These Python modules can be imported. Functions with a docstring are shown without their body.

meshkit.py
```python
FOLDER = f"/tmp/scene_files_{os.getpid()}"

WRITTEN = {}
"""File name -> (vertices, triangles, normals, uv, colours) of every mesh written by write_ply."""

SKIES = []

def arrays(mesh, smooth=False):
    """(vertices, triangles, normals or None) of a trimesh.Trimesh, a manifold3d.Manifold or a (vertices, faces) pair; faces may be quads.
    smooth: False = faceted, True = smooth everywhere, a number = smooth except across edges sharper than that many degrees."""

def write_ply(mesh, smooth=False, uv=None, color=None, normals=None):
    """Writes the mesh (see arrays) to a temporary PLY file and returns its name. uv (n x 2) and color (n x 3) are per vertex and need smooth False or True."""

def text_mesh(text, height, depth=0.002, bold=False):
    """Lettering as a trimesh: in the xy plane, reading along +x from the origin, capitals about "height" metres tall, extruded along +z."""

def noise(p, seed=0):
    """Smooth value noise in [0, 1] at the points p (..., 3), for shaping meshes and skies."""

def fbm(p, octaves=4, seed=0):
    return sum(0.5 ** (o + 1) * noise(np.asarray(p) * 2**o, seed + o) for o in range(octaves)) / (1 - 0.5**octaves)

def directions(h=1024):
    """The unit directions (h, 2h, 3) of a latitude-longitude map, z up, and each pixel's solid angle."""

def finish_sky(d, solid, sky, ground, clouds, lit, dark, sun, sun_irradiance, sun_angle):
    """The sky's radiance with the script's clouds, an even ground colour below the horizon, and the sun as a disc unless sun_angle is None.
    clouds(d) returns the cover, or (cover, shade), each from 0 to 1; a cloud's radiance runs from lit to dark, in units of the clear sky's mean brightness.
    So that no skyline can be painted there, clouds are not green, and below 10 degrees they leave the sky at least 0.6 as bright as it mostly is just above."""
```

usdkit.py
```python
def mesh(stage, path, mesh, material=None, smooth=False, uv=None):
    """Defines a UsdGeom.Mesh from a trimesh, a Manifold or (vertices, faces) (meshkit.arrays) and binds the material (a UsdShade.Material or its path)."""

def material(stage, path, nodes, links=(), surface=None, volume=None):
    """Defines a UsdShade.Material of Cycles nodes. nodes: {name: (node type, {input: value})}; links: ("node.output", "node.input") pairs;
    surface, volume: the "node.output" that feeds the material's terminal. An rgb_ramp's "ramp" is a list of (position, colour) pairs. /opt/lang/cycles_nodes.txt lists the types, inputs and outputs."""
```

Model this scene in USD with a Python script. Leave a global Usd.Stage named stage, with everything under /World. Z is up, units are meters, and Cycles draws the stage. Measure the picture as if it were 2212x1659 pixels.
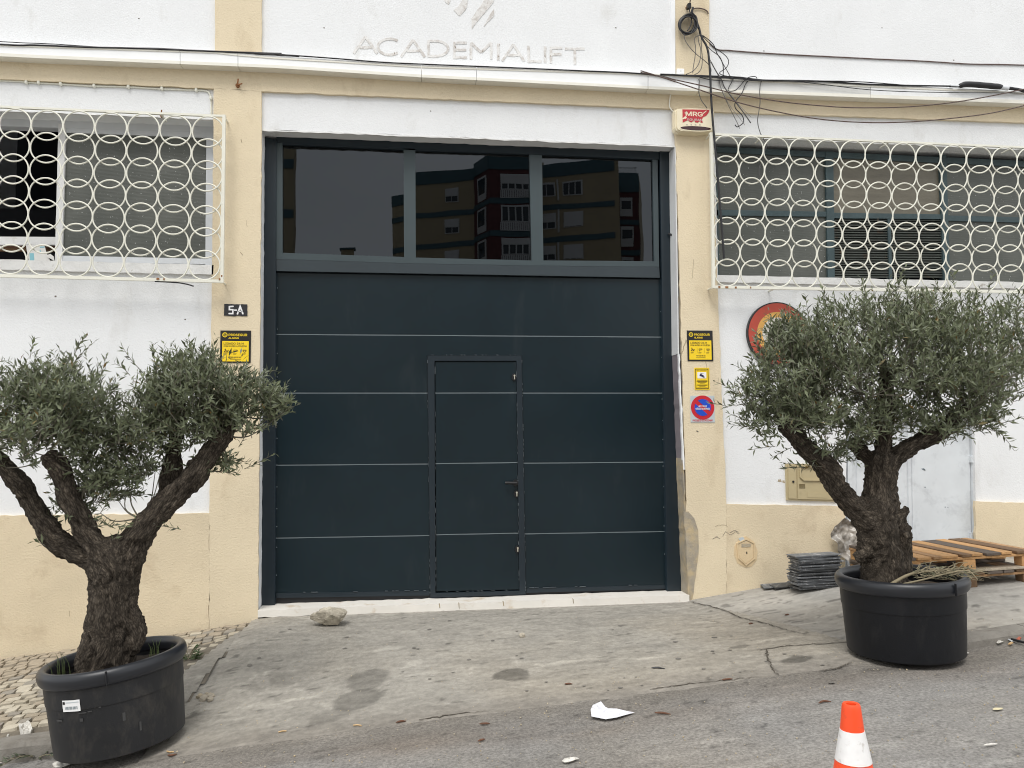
import math, random
import numpy as np, trimesh, manifold3d as m3
from pxr import Usd, UsdGeom, UsdLux, UsdShade, Gf, Sdf, Vt
from shapely.geometry import Polygon, box as sbox, Point, LineString
from shapely.ops import unary_union
from shapely import affinity
import usdkit, meshkit

stage = Usd.Stage.CreateInMemory()
UsdGeom.SetStageUpAxis(stage, "Z")
UsdGeom.Xform.Define(stage, "/World")
UsdGeom.Scope.Define(stage, "/World/Looks")

# ------------------------------------------------------------------ camera, sky, sun, exposure
YAW, PITCH, ROLL, FOC, DIST = 0.12583, 0.06976, -0.01032, 1700.0, 7.024
EYE = np.array([0.0, -DIST, 0.0])            # the eye is the origin of heights; the facade lies in the plane y = 0
def basis():
    cy, sy, cp, sp, cr, sr = math.cos(YAW), math.sin(YAW), math.cos(PITCH), math.sin(PITCH), math.cos(ROLL), math.sin(ROLL)
    f = np.array([sy*cp, cy*cp, sp]); r = np.array([cy, -sy, 0.0]); u = np.cross(r, f)
    return cr*r + sr*u, -sr*r + cr*u, f
CR, CU, CF = basis()
cam = UsdGeom.Camera.Define(stage, "/World/camera")
m = Gf.Matrix4d(*CR, 0, *CU, 0, *(-CF), 0, *EYE, 1)
cam.AddTransformOp().Set(m)
cam.CreateHorizontalApertureAttr(36.0); cam.CreateVerticalApertureAttr(27.0)
cam.CreateFocalLengthAttr(36.0*FOC/2212.0)
cam.CreateClippingRangeAttr(Gf.Vec2f(0.05, 2000))
cam.CreateExposureAttr(0.45)

SUN_EL, SUN_AZ = math.radians(58), math.radians(200)      # azimuth = atan2(x, y) of the direction towards the sun
sun_dir = np.array([math.sin(SUN_AZ)*math.cos(SUN_EL), math.cos(SUN_AZ)*math.cos(SUN_EL), math.sin(SUN_EL)])
sky = UsdLux.DomeLight.Define(stage, "/World/sky")
sky.GetPrim().SetCustomDataByKey("kind", "structure")
sky_mat = usdkit.material(stage, "/World/Looks/overcast_sky", {
    "sky": ("sky_texture", {"sky_type": "single_scattering", "sun_disc": False, "sun_elevation": SUN_EL, "sun_rotation": SUN_AZ}),
    "tc": ("texture_coordinate", {}),
    "map": ("mapping", {"scale": (1, 1, 2.2)}),
    "n": ("noise_texture", {"scale": 2.2, "detail": 5, "roughness": 0.55}),
    "ramp": ("rgb_ramp", {"ramp": [(0.25, (8.3, 8.5, 8.8)), (0.75, (10.6, 10.7, 10.8))]}),
    "mix": ("mix_color", {"fac": 0.93, "use_clamp": False}),
    "bg": ("background_shader", {"strength": 0.1}),
}, [("tc.generated", "map.vector"), ("map.vector", "n.vector"), ("n.fac", "ramp.fac"), ("sky.color", "mix.a"), ("ramp.color", "mix.b"), ("mix.result", "bg.color")], surface="bg.background")
UsdShade.MaterialBindingAPI.Apply(sky.GetPrim()).Bind(sky_mat)
sun = UsdLux.DistantLight.Define(stage, "/World/sun")
sun.CreateNormalizeAttr(True); sun.CreateIntensityAttr(0.40); sun.CreateAngleAttr(25.0)
sun.CreateColorAttr(Gf.Vec3f(1.0, 0.97, 0.93))
z_ax = sun_dir; x_ax = np.cross([0, 0, 1], z_ax); x_ax /= np.linalg.norm(x_ax); y_ax = np.cross(z_ax, x_ax)
sun.AddTransformOp().Set(Gf.Matrix4d(*x_ax, 0, *y_ax, 0, *z_ax, 0, 0, 0, 20, 1))

# ------------------------------------------------------------------ helpers
_count = {}
def numbered(parent, name):
    k = _count.get((parent, name), -1) + 1
    _count[(parent, name)] = k
    return name if k == 0 else f"{name}_{k:03d}"
def tag(prim, label=None, category=None, group=None, kind=None):
    for k, v in (("label", label), ("category", category), ("group", group), ("kind", kind)):
        if v: prim.SetCustomDataByKey(k, v)
    return prim
BASE = {}
def thing(name, label, category, group=None, kind=None, matrix=None, base=None):
    """An Xform at the thing's base; meshes given in world coordinates are stored relative to it."""
    p = "/World/" + numbered("/World", name)
    x = UsdGeom.Xform.Define(stage, p)
    if base is not None:
        BASE[p] = np.asarray(base, float); matrix = Gf.Matrix4d(1).SetTranslate(Gf.Vec3d(*map(float, base)))
    if matrix is not None: x.AddTransformOp().Set(matrix)
    tag(x.GetPrim(), label, category, group, kind)
    return p
def part(name, mesh, mat, parent="/World", smooth=False, label=None, tint=None, kind=None):
    p = parent + "/" + numbered(parent, name)
    if tint is not None: smooth = smooth is True
    root = "/".join(parent.split("/")[:3])
    if root in BASE:
        v, f, _ = meshkit.arrays(mesh); mesh = (v-BASE[root], f)
    mm = usdkit.mesh(stage, p, mesh, mat, smooth)
    if tint is not None:
        UsdGeom.PrimvarsAPI(mm).CreatePrimvar("tint", Sdf.ValueTypeNames.Color3fArray, "vertex").Set(Vt.Vec3fArray.FromNumpy(np.asarray(tint, np.float32)))
    tag(mm.GetPrim(), label, None, None, kind)
    return p
def solo(name, mesh, mat, label, category, group=None, kind=None, smooth=False, tint=None):
    p = part(name, mesh, mat, "/World", smooth, tint=tint)
    tag(stage.GetPrimAtPath(p), label, category, group, kind)
    return p
def group_of(parent, name, label=None):
    p = parent + "/" + numbered(parent, name)
    x = UsdGeom.Xform.Define(stage, p); tag(x.GetPrim(), label)
    return p

def ray(px, py):
    return CF*FOC + CR*(px-1106.0) - CU*(py-829.5)
def at(px, py, Y=0.0):
    d = ray(px, py)
    return EYE + d*((DIST+Y)/d[1])
def xz(pts, Y=0.0):
    return [tuple(at(px, py, Y)[[0, 2]]) for px, py in pts]
def rough(pts, step=0.06, amp=0.003, seed=0):
    r = np.random.default_rng(seed); out = []
    P = [np.array(p) for p in pts]
    for a, b in zip(P, P[1:]+P[:1]):
        n = max(1, int(np.linalg.norm(b-a)/step))
        if np.linalg.norm(b-a) > 40: n = 1
        d = (b-a)/max(np.linalg.norm(b-a), 1e-9); nn = np.array([-d[1], d[0]])
        for k in range(n):
            q = a+(b-a)*k/n
            if k: q = q+nn*r.normal(0, amp)
            out.append(tuple(q))
    return out
def extrude_xz(poly, y0, y1):
    """Shapely polygon in (x, z), extruded from y0 (front) to y1 (back)."""
    out = []
    for g in getattr(poly, "geoms", [poly]):
        if g.geom_type != "Polygon" or g.area < 1e-9: continue
        me = trimesh.creation.extrude_polygon(g, y1-y0, engine="earcut")
        v = me.vertices
        me = trimesh.Trimesh(np.stack([v[:, 0], y0+v[:, 2], v[:, 1]], 1), me.faces[:, ::-1], process=False)
        out.append(me)
    return trimesh.util.concatenate(out)
def slab(pts, y0, y1, holes=(), Y=None, amp=0.0, seed=0):
    """Pixels of the photograph -> a plate whose front lies in the plane y0 (outline measured in plane Y)."""
    Y = y0 if Y is None else Y
    f = (lambda q: rough(q, 0.06, amp, seed)) if amp else (lambda q: q)
    return extrude_xz(Polygon(f(xz(pts, Y)), [f(xz(h, Y)) for h in holes]).buffer(0), y0, y1)
def quad(l, t, r, b):
    return [(l, t), (r, t), (r, b), (l, b)]
def boxm(cx, cy, cz, sx, sy, sz, bevel=0.0):
    if bevel:
        h = np.array([sx, sy, sz])/2-bevel
        pts = np.array([[a*(h[0]+(bevel if k == 0 else 0)), b*(h[1]+(bevel if k == 1 else 0)), c*(h[2]+(bevel if k == 2 else 0))] for a in (-1, 1) for b in (-1, 1) for c in (-1, 1) for k in range(3)])
        me = trimesh.convex.convex_hull(pts)
    else: me = trimesh.creation.box([sx, sy, sz])
    me.apply_translation([cx, cy, cz]); return me
def spline(pts, n=8):
    """Catmull-Rom through the points."""
    P = np.asarray(pts, float)
    if len(P) < 3: return P
    Q = np.vstack([2*P[0]-P[1], P, 2*P[-1]-P[-2]]); out = []
    for i in range(1, len(Q)-2):
        p0, p1, p2, p3 = Q[i-1:i+3]
        for t in np.linspace(0, 1, n, endpoint=False):
            out.append(0.5*((2*p1)+(-p0+p2)*t+(2*p0-5*p1+4*p2-p3)*t*t+(-p0+3*p1-3*p2+p3)*t**3))
    out.append(P[-1]); return np.array(out)
def tube(pts, r, sides=6, closed=False, cap=True):
    P = np.asarray(pts, float); n = len(P); r = np.broadcast_to(np.asarray(r, float), (n,))
    if closed: T = np.roll(P, -1, 0)-np.roll(P, 1, 0)
    else: T = np.gradient(P, axis=0)
    T /= np.maximum(np.linalg.norm(T, axis=1, keepdims=True), 1e-9)
    up = np.array([0.13, 0.97, 0.2]); 
    if abs(T.mean(0)@up) > 0.8: up = np.array([0.9, 0.1, 0.3])
    A = np.cross(T, up); bad = np.linalg.norm(A, axis=1) < 0.05
    A[bad] = np.cross(T[bad], [0.4, 0.2, 0.9]); A /= np.linalg.norm(A, axis=1, keepdims=True); B = np.cross(T, A)
    th = np.arange(sides)/sides*2*np.pi
    V = (P[:, None]+r[:, None, None]*(A[:, None]*np.cos(th)[None, :, None]+B[:, None]*np.sin(th)[None, :, None])).reshape(-1, 3)
    F = []
    for i in range(n if closed else n-1):
        j = (i+1) % n
        for k in range(sides):
            l = (k+1) % sides
            F += [(i*sides+k, j*sides+l, j*sides+k), (i*sides+k, i*sides+l, j*sides+l)]
    if cap and not closed:
        for k in range(1, sides-1):
            F += [(0, k+1, k), ((n-1)*sides, (n-1)*sides+k, (n-1)*sides+k+1)]
    return trimesh.Trimesh(V, F, process=False)
def join(ms): return trimesh.util.concatenate(ms)
def lathe(profile, seg=64):
    me = trimesh.creation.revolve(np.asarray(profile, float), sections=seg)
    return me

def M(name, col, rough_=0.6, var=0.12, scale=5.0, bump=0.0, bscale=60.0, spec=0.5, metallic=0.0, col2=None, f2=(0.5, 0.7), s2=3.0, tint=False, bdist=0.01, stretch=(1, 1, 1), st2=None, rand=0.0, coat=0.0, trans=0.0):
    col = np.array(col, float)
    N = {"g": ("geometry", {}), "mp": ("mapping", {"scale": stretch}), "n": ("noise_texture", {"scale": scale, "detail": 7, "roughness": 0.6}),
         "r": ("rgb_ramp", {"ramp": [(0.28, col*(1-var)), (0.72, np.minimum(col*(1+var), 0.95))]}),
         "p": ("principled_bsdf", {"roughness": rough_, "specular_ior_level": spec, "metallic": metallic, "coat_weight": coat})}
    L = [("g.position", "mp.vector"), ("mp.vector", "n.vector"), ("n.fac", "r.fac")]
    out = "r.color"
    if col2 is not None:
        N["n2"] = ("noise_texture", {"scale": s2, "detail": 9, "roughness": 0.68, "w": 3.0, "distortion": 0.3})
        N["m2"] = ("map_range", {"from_min": f2[0], "from_max": f2[1], "clamp": True})
        N["x2"] = ("mix_color", {"b": tuple(col2)})
        L += [("mp.vector", "n2.vector"), ("n2.fac", "m2.value"), ("m2.result", "x2.fac"), (out, "x2.a")]; out = "x2.result"
        if st2: N["mp2"] = ("mapping", {"scale": st2}); L[-4] = ("mp2.vector", "n2.vector"); L.append(("g.position", "mp2.vector"))
    if tint:
        N["at"] = ("attribute", {"attribute": "tint"}); N["xt"] = ("mix_color", {"blend_type": "multiply", "fac": 1.0, "use_clamp": False})
        L += [("at.color", "xt.b"), (out, "xt.a")]; out = "xt.result"
    if rand:
        N["oi"] = ("object_info", {}); N["mr"] = ("map_range", {"to_min": 1-rand, "to_max": 1+rand}); N["hs"] = ("hsv", {})
        L += [("oi.random", "mr.value"), ("mr.result", "hs.value"), (out, "hs.color")]; out = "hs.color"
    L.append((out, "p.base_color"))
    if bump:
        N["nb"] = ("noise_texture", {"scale": bscale, "detail": 6, "roughness": 0.65}); N["b"] = ("bump", {"strength": bump, "distance": bdist})
        L += [("mp.vector", "nb.vector"), ("nb.fac", "b.height"), ("b.normal", "p.normal")]
    return usdkit.material(stage, "/World/Looks/"+name, N, L, surface="p.BSDF")

white_plaster = M("white_plaster", (0.755, 0.765, 0.77), 0.85, 0.035, 1.6, 0.34, 80, 0.25, col2=(0.56, 0.55, 0.52), f2=(0.57, 0.86), s2=3.0, st2=(1, 1, .4), bdist=0.012)
yellow_plaster = M("yellow_plaster", (0.705, 0.605, 0.435), 0.88, 0.07, 1.4, 0.5, 62, 0.2, col2=(0.52, 0.42, 0.28), f2=(0.55, 0.82), s2=3.0, st2=(1, 1, .45), bdist=0.012)
plinth_plaster = M("plinth_plaster", (0.675, 0.575, 0.41), 0.88, 0.10, 1.1, 0.5, 62, 0.2, col2=(0.46, 0.36, 0.235), f2=(0.53, 0.80), s2=2.4, bdist=0.012)
cornice_white = M("cornice_white", (0.82, 0.83, 0.83), 0.5, 0.03, 3, 0.1, 30, 0.4)
cornice_grey = M("cornice_grey", (0.62, 0.62, 0.60), 0.6, 0.05, 4, 0.1, 30, 0.4)
cream_lip = M("cream_lip", (0.76, 0.74, 0.66), 0.5, 0.05, 4, 0.1, 30, 0.4)
door_blue = M("door_blue", (0.0070, 0.0156, 0.0208), 0.27, 0.14, 2.0, 0.03, 260, 0.35, col2=(0.020, 0.028, 0.033), f2=(0.58, 0.84), s2=3.5, st2=(1, 1, .3))
frame_grey = M("frame_grey", (0.042, 0.060, 0.066), 0.38, 0.06, 3, 0.02, 200, 0.5)
post_blue = M("post_blue", (0.011, 0.019, 0.026), 0.34, 0.08, 3, 0.02, 200, 0.45)
seam_grey = M("seam_grey", (0.24, 0.28, 0.30), 0.35, 0.06, 6)
seal_trace = M("seal_trace", (0.085, 0.10, 0.11), 0.6, 0.5, 14)
black_rubber = M("black_rubber", (0.008, 0.008, 0.010), 0.6, 0.2, 8)
black_metal = M("black_metal", (0.004, 0.004, 0.005), 0.5, 0.1, 8)
brass = M("brass", (0.70, 0.68, 0.58), 0.3, 0.1, 20, metallic=0.8)
marble_step = M("marble_step", (0.76, 0.73, 0.67), 0.5, 0.06, 3, 0.1, 40, 0.4, col2=(0.55, 0.44, 0.31), f2=(0.55, 0.72), s2=4.0)
bare_concrete = M("bare_concrete", (0.36, 0.32, 0.255), 0.9, 0.18, 5, 0.6, 30, 0.2, col2=(0.50, 0.40, 0.25), f2=(0.45, 0.65), s2=7)
mauve_paint = M("mauve_paint", (0.23, 0.205, 0.22), 0.75, 0.08, 5, 0.2, 40, 0.3)
reveal_white = M("reveal_white", (0.68, 0.69, 0.69), 0.8, 0.06, 4, 0.3, 40, 0.3)
dark_glass = usdkit.material(stage, "/World/Looks/dark_glass", {
    "g": ("geometry", {}), "n": ("noise_texture", {"scale": 2.2, "detail": 1}), "b": ("bump", {"strength": 0.035, "distance": 0.01}),
    "fr": ("fresnel", {"IOR": 1.57}), "t": ("transparent_bsdf", {"color": (0.10, 0.11, 0.12)}), "gl": ("glossy_bsdf", {"color": (0.88, 0.94, 1.0), "roughness": 0.0}), "x": ("mix_closure", {})},
    [("g.position", "n.vector"), ("n.fac", "b.height"), ("b.normal", "gl.normal"), ("fr.fac", "x.fac"), ("t.BSDF", "x.closure1"), ("gl.BSDF", "x.closure2")], surface="x.closure")
ribbed_glass = usdkit.material(stage, "/World/Looks/ribbed_glass", {
    "g": ("geometry", {}), "w": ("wave_texture", {"wave_type": "bands", "bands_direction": "z", "scale": 44.0, "distortion": 0.0, "detail": 0}), "b": ("bump", {"strength": 0.22, "distance": 0.004}),
    "n": ("noise_texture", {"scale": 2.4, "detail": 6}), "r": ("rgb_ramp", {"ramp": [(0.3, (0.070, 0.076, 0.066)), (0.7, (0.112, 0.118, 0.104))]}),
    "vn": ("noise_texture", {"scale": 55.0, "detail": 2}), "vm": ("map_range", {"from_min": 0.70, "from_max": 0.74, "clamp": True}), "mx": ("mix_color", {"b": (0.42, 0.43, 0.42)}),
    "p": ("principled_bsdf", {"roughness": 0.28, "specular_ior_level": 0.5})},
    [("g.position", "w.vector"), ("w.fac", "b.height"), ("b.normal", "p.normal"), ("g.position", "n.vector"), ("n.fac", "r.fac"), ("g.position", "vn.vector"), ("vn.fac", "vm.value"), ("vm.result", "mx.fac"), ("r.color", "mx.a"), ("mx.result", "p.base_color")], surface="p.BSDF")
ribbed_warm = M("ribbed_warm_glass", (0.155, 0.140, 0.105), 0.3, 0.2, 2.2, 0.3, 30, 0.5, stretch=(1, 1, 8))
window_alu = M("window_alu", (0.60, 0.62, 0.64), 0.45, 0.05, 6)
window_white = M("window_white", (0.72, 0.72, 0.71), 0.6, 0.06, 6, 0.2, 30, col2=(0.5, 0.46, 0.38), f2=(0.6, 0.75), s2=9)
peeling_white = M("peeling_white", (0.74, 0.74, 0.73), 0.7, 0.05, 6, 0.5, 24, col2=(0.42, 0.39, 0.35), f2=(0.62, 0.68), s2=8)
green_paint = M("green_paint", (0.045, 0.075, 0.082), 0.5, 0.2, 7, 0.2, 40, col2=(0.20, 0.22, 0.22), f2=(0.66, 0.74), s2=12)
louvre_paint = M("louvre_paint", (0.075, 0.083, 0.073), 0.6, 0.2, 7, 0.2, 40, col2=(0.13, 0.075, 0.04), f2=(0.56, 0.7), s2=9)
grille_paint = M("grille_paint", (0.72, 0.71, 0.62), 0.42, 0.05, 6, 0.1, 60, 0.5, col2=(0.36, 0.18, 0.08), f2=(0.68, 0.80), s2=9)
rust = M("rust", (0.26, 0.11, 0.04), 0.85, 0.4, 30, 0.5, 80)
brown_wood = M("brown_wood", (0.15, 0.075, 0.045), 0.6, 0.25, 3, stretch=(1, 4, 18))
room_dark = M("room_dark", (0.02, 0.022, 0.028), 0.9, 0.1, 3)
black_plastic = M("black_plastic", (0.0042, 0.0048, 0.0065), 0.46, 0.2, 4, 0.15, 140, 0.30, col2=(0.014, 0.014, 0.0145), f2=(0.54, 0.74), s2=9, st2=(1, 1, .3))
black_plastic_worn = M("black_plastic_worn", (0.0125, 0.013, 0.0145), 0.52, 0.25, 4, 0.10, 120, 0.4, col2=(0.046, 0.042, 0.037), f2=(0.50, 0.74), s2=8, st2=(1, 1, .55))
rim_plastic = M("rim_plastic", (0.012, 0.0135, 0.017), 0.38, 0.1, 6, 0.04, 150, 0.5)
soil = M("soil", (0.045, 0.032, 0.022), 0.95, 0.5, 40, 0.8, 60)
cable_black = M("cable_black", (0.010, 0.010, 0.012), 0.45, 0.1, 8)
cable_grey = M("cable_grey", (0.075, 0.072, 0.07), 0.5, 0.1, 8)
cable_brown = M("cable_brown", (0.105, 0.07, 0.06), 0.6, 0.1, 8)
sign_black = M("sign_black", (0.009, 0.008, 0.008), 0.4, 0.05, 8)
sign_yellow = M("sign_yellow", (0.86, 0.60, 0.015), 0.4, 0.03, 8)
sign_text_dark = M("sign_text_dark", (0.10, 0.065, 0.01), 0.5, 0.05, 8)
sign_white = M("sign_white", (0.80, 0.80, 0.80), 0.4, 0.03, 8)
sign_grey = M("sign_grey", (0.48, 0.53, 0.55), 0.4, 0.04, 8)
sign_red = M("sign_red", (0.52, 0.018, 0.030), 0.4, 0.05, 8)
sign_blue = M("sign_blue", (0.012, 0.07, 0.50), 0.4, 0.05, 8)
old_red = M("old_red", (0.42, 0.06, 0.035), 0.6, 0.15, 7, col2=(0.30, 0.08, 0.04), f2=(0.55, 0.7), s2=9)
old_orange = M("old_orange", (0.60, 0.33, 0.08), 0.6, 0.2, 9)
plate_black = M("plate_black", (0.022, 0.022, 0.026), 0.35, 0.1, 8, col2=(0.2, 0.19, 0.18), f2=(0.66, 0.72), s2=26)
alarm_cream = M("alarm_cream", (0.76, 0.68, 0.50), 0.45, 0.04, 5, 0.05, 50)
alarm_red = M("alarm_red", (0.45, 0.025, 0.035), 0.5, 0.06, 9)
lens_dark = M("lens_dark", (0.035, 0.010, 0.012), 0.2, 0.1, 8)
cabinet_tan = M("cabinet_tan", (0.45, 0.375, 0.22), 0.55, 0.05, 5, 0.1, 60, col2=(0.34, 0.28, 0.16), f2=(0.6, 0.8), s2=6)
metal_door_white = M("metal_door_white", (0.64, 0.67, 0.69), 0.55, 0.06, 4, 0.08, 30, col2=(0.43, 0.45, 0.47), f2=(0.52, 0.75), s2=3.5)
cover_cream = M("cover_cream", (0.64, 0.50, 0.31), 0.8, 0.08, 6, 0.3, 50, col2=(0.5, 0.46, 0.40), f2=(0.6, 0.7), s2=16)
slate_grey = M("slate_grey", (0.105, 0.11, 0.115), 0.6, 0.3, 9, 0.4, 40, rand=0.5, col2=(0.36, 0.36, 0.36), f2=(0.55, 0.66), s2=22)
plastic_sheet = M("plastic_sheet", (0.30, 0.27, 0.23), 0.3, 0.35, 6, 0.3, 20, 0.6, col2=(0.52, 0.50, 0.47), f2=(0.5, 0.7), s2=7)
def wood(name, col, v=0.25):
    return M(name, col, 0.75, v, 3.0, 0.35, 14, 0.25, stretch=(9, 1.2, 9), rand=0.12)
pine_new = wood("pine_new", (0.52, 0.30, 0.135)); pine_mid = wood("pine_mid", (0.36, 0.215, 0.11)); pine_grey = wood("pine_grey", (0.125, 0.10, 0.082)); pine_dark = wood("pine_dark", (0.17, 0.105, 0.06))
pine_pale = wood("pine_pale", (0.42, 0.36, 0.28))
rock_mat = M("rock_mat", (0.36, 0.325, 0.26), 0.9, 0.35, 14, 0.8, 40, 0.2, col2=(0.62, 0.57, 0.46), f2=(0.5, 0.66), s2=9)
paper = M("paper", (0.70, 0.70, 0.74), 0.8, 0.06, 30, 0.5, 40, col2=(0.5, 0.48, 0.45), f2=(0.6, 0.75), s2=25)
litter_white = M("litter_white", (0.60, 0.58, 0.53), 0.7, 0.2, 40, col2=(0.33, 0.30, 0.26), f2=(0.52, 0.66), s2=50)
litter_tan = M("litter_tan", (0.50, 0.34, 0.17), 0.7, 0.2, 20)
litter_brown = M("litter_brown", (0.12, 0.055, 0.03), 0.8, 0.3, 30)
cone_orange = M("cone_orange", (0.86, 0.080, 0.018), 0.45, 0.08, 9, 0.05, 60, 0.45, col2=(0.55, 0.075, 0.03), f2=(0.56, 0.72), s2=26)
cone_white = M("cone_white", (0.76, 0.76, 0.75), 0.38, 0.05, 30, 0.08, 300, 0.5, col2=(0.50, 0.48, 0.45), f2=(0.57, 0.70), s2=24)
dry_twig = M("dry_twig", (0.22, 0.185, 0.115), 0.8, 0.25, 12)
glue = M("glue_residue", (0.70, 0.69, 0.67), 0.85, 0.05, 20, 0.4, 50, col2=(0.52, 0.49, 0.46), f2=(0.46, 0.60), s2=18)
cardboard = M("carton", (0.66, 0.65, 0.62), 0.7, 0.05, 6)
carton_blue = M("carton_blue", (0.22, 0.46, 0.52), 0.6, 0.05, 6)

# ------------------------------------------------------------------ ground heights
WX = np.array([-60, -5, -3.34, -2.226, -1.315, -1.2, 2.45, 2.55, 3.2, 4.2, 5.0, 7.0, 60.])
WZ = np.array([-5.7, -1.90, -1.728, -1.611, -1.502, -1.492, -1.494, -1.474, -1.389, -1.235, -1.20, -1.08, 2.5])
RX = np.array([-60, -6, -2.5, -2.12, -1.36, 0, 2.7, 3.5, 4.15, 6, 60.])
RZ = np.array([-6.0, -2.13, -1.887, -1.860, -1.762, -1.625, -1.435, -1.425, -1.36, -1.22, 2.9])
sm = lambda t: np.clip(t, 0, 1)**2*(3-2*np.clip(t, 0, 1))
def wall_z(x): return np.interp(x, WX, WZ)
def road_z(x, y):
    near = np.interp(x, RX, RZ); far = -1.62+0.074*np.asarray(x)
    return near+(far-near)*sm((-np.asarray(y)-2.6)/2.2)
def ramp_z(x, y):
    t = sm(-np.asarray(y)/2.25)
    return wall_z(x)*(1-t)+road_z(x, np.full_like(np.asarray(y, float), -2.2))*t
KL, KR = -1.74, -2.00                                   # kerb lines left and right
def left_z(x, y):
    z = wall_z(x)-0.085*(-np.asarray(y))
    t = sm((np.asarray(x)+2.35)/0.8)*sm((-np.asarray(y)-0.5)/1.2)      # dips to the street beside the ramp
    return z*(1-t)+np.minimum(z, ramp_z(x, y)-0.004)*t
def right_z(x, y):
    return ramp_z(x, y)+0.056*sm((np.asarray(x)-3.0)/0.6)*sm(-np.asarray(y)/1.6)+0.002
def xe_left(y): return -1.335-0.10*np.clip(-np.asarray(y), 0, 2)      # left edge of the concrete ramp
def xe_right(y): return 2.50+0.30*np.clip(-np.asarray(y), 0, 2.2)
def gz(x, y):
    x, y = np.asarray(x, float), np.asarray(y, float)
    z = road_z(x, y)
    z = np.where((y > -2.25), ramp_z(x, y), z)
    z = np.where((x < xe_left(y)) & (y > KL), left_z(x, y), z)
    z = np.where((x < xe_left(y)) & (y <= KL), road_z(x, y), z)
    z = np.where((x > xe_right(y)) & (y > KR), right_z(x, y), z)
    z = np.where((x > xe_right(y)) & (y <= KR), road_z(x, y), z)
    return z
def on_road(px, py):
    d = ray(px, py); d = d/d[1]; s = np.linspace(1.5, DIST, 3000); P = EYE+d*s[:, None]
    return P[int(np.argmax(P[:, 2]-road_z(P[:, 0], P[:, 1]) < 0))]
def on(px, py):
    """Where the line of sight through the pixel meets the ground."""
    d = ray(px, py); d = d/d[1]
    s = np.linspace(2.0, DIST+0.3, 1500); P = EYE+d*s[:, None]
    h = P[:, 2]-gz(P[:, 0], P[:, 1]); k = int(np.argmax(h < 0)) if (h < 0).any() else len(s)-1
    return P[k]
def sheet(x0, x1, y0, y1, step, zf, keep=None, lift=0.0, skirt=None):
    nx, ny = int(round((x1-x0)/step))+1, int(round((y1-y0)/step))+1
    X, Y = np.meshgrid(np.linspace(x0, x1, nx), np.linspace(y0, y1, ny), indexing="ij")
    Z = zf(X, Y)+lift
    I = np.arange(nx*ny).reshape(nx, ny)
    A, B, C, D = I[:-1, :-1], I[1:, :-1], I[1:, 1:], I[:-1, 1:]
    if keep is not None:
        c = keep((X[:-1, :-1]+X[1:, 1:])/2, (Y[:-1, :-1]+Y[1:, 1:])/2)
        A, B, C, D = A[c], B[c], C[c], D[c]
    F = np.vstack([np.stack([A.ravel(), B.ravel(), C.ravel()], 1), np.stack([A.ravel(), C.ravel(), D.ravel()], 1)])
    V = np.stack([X.ravel(), Y.ravel(), Z.ravel()], 1)
    used = np.unique(F); re = -np.ones(len(V), int); re[used] = np.arange(len(used))
    return V[used], re[F]
N2 = lambda x, y, s, seed, o=4: meshkit.fbm(np.stack([x*s, y*s, np.zeros_like(x)+seed*7.3], -1), o, seed)
def stain(x, y, px, py, rx, ry, seed, ang=0.0, hard=6):
    c = on(px, py); dx, dy = x-c[0], y-c[1]
    u, v = dx*math.cos(ang)+dy*math.sin(ang), -dx*math.sin(ang)+dy*math.cos(ang)
    r = np.hypot(u/rx, v/ry)+(N2(x, y, 7, seed)-0.5)*1.1
    return np.clip((1-r)*hard, 0, 1)
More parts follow.
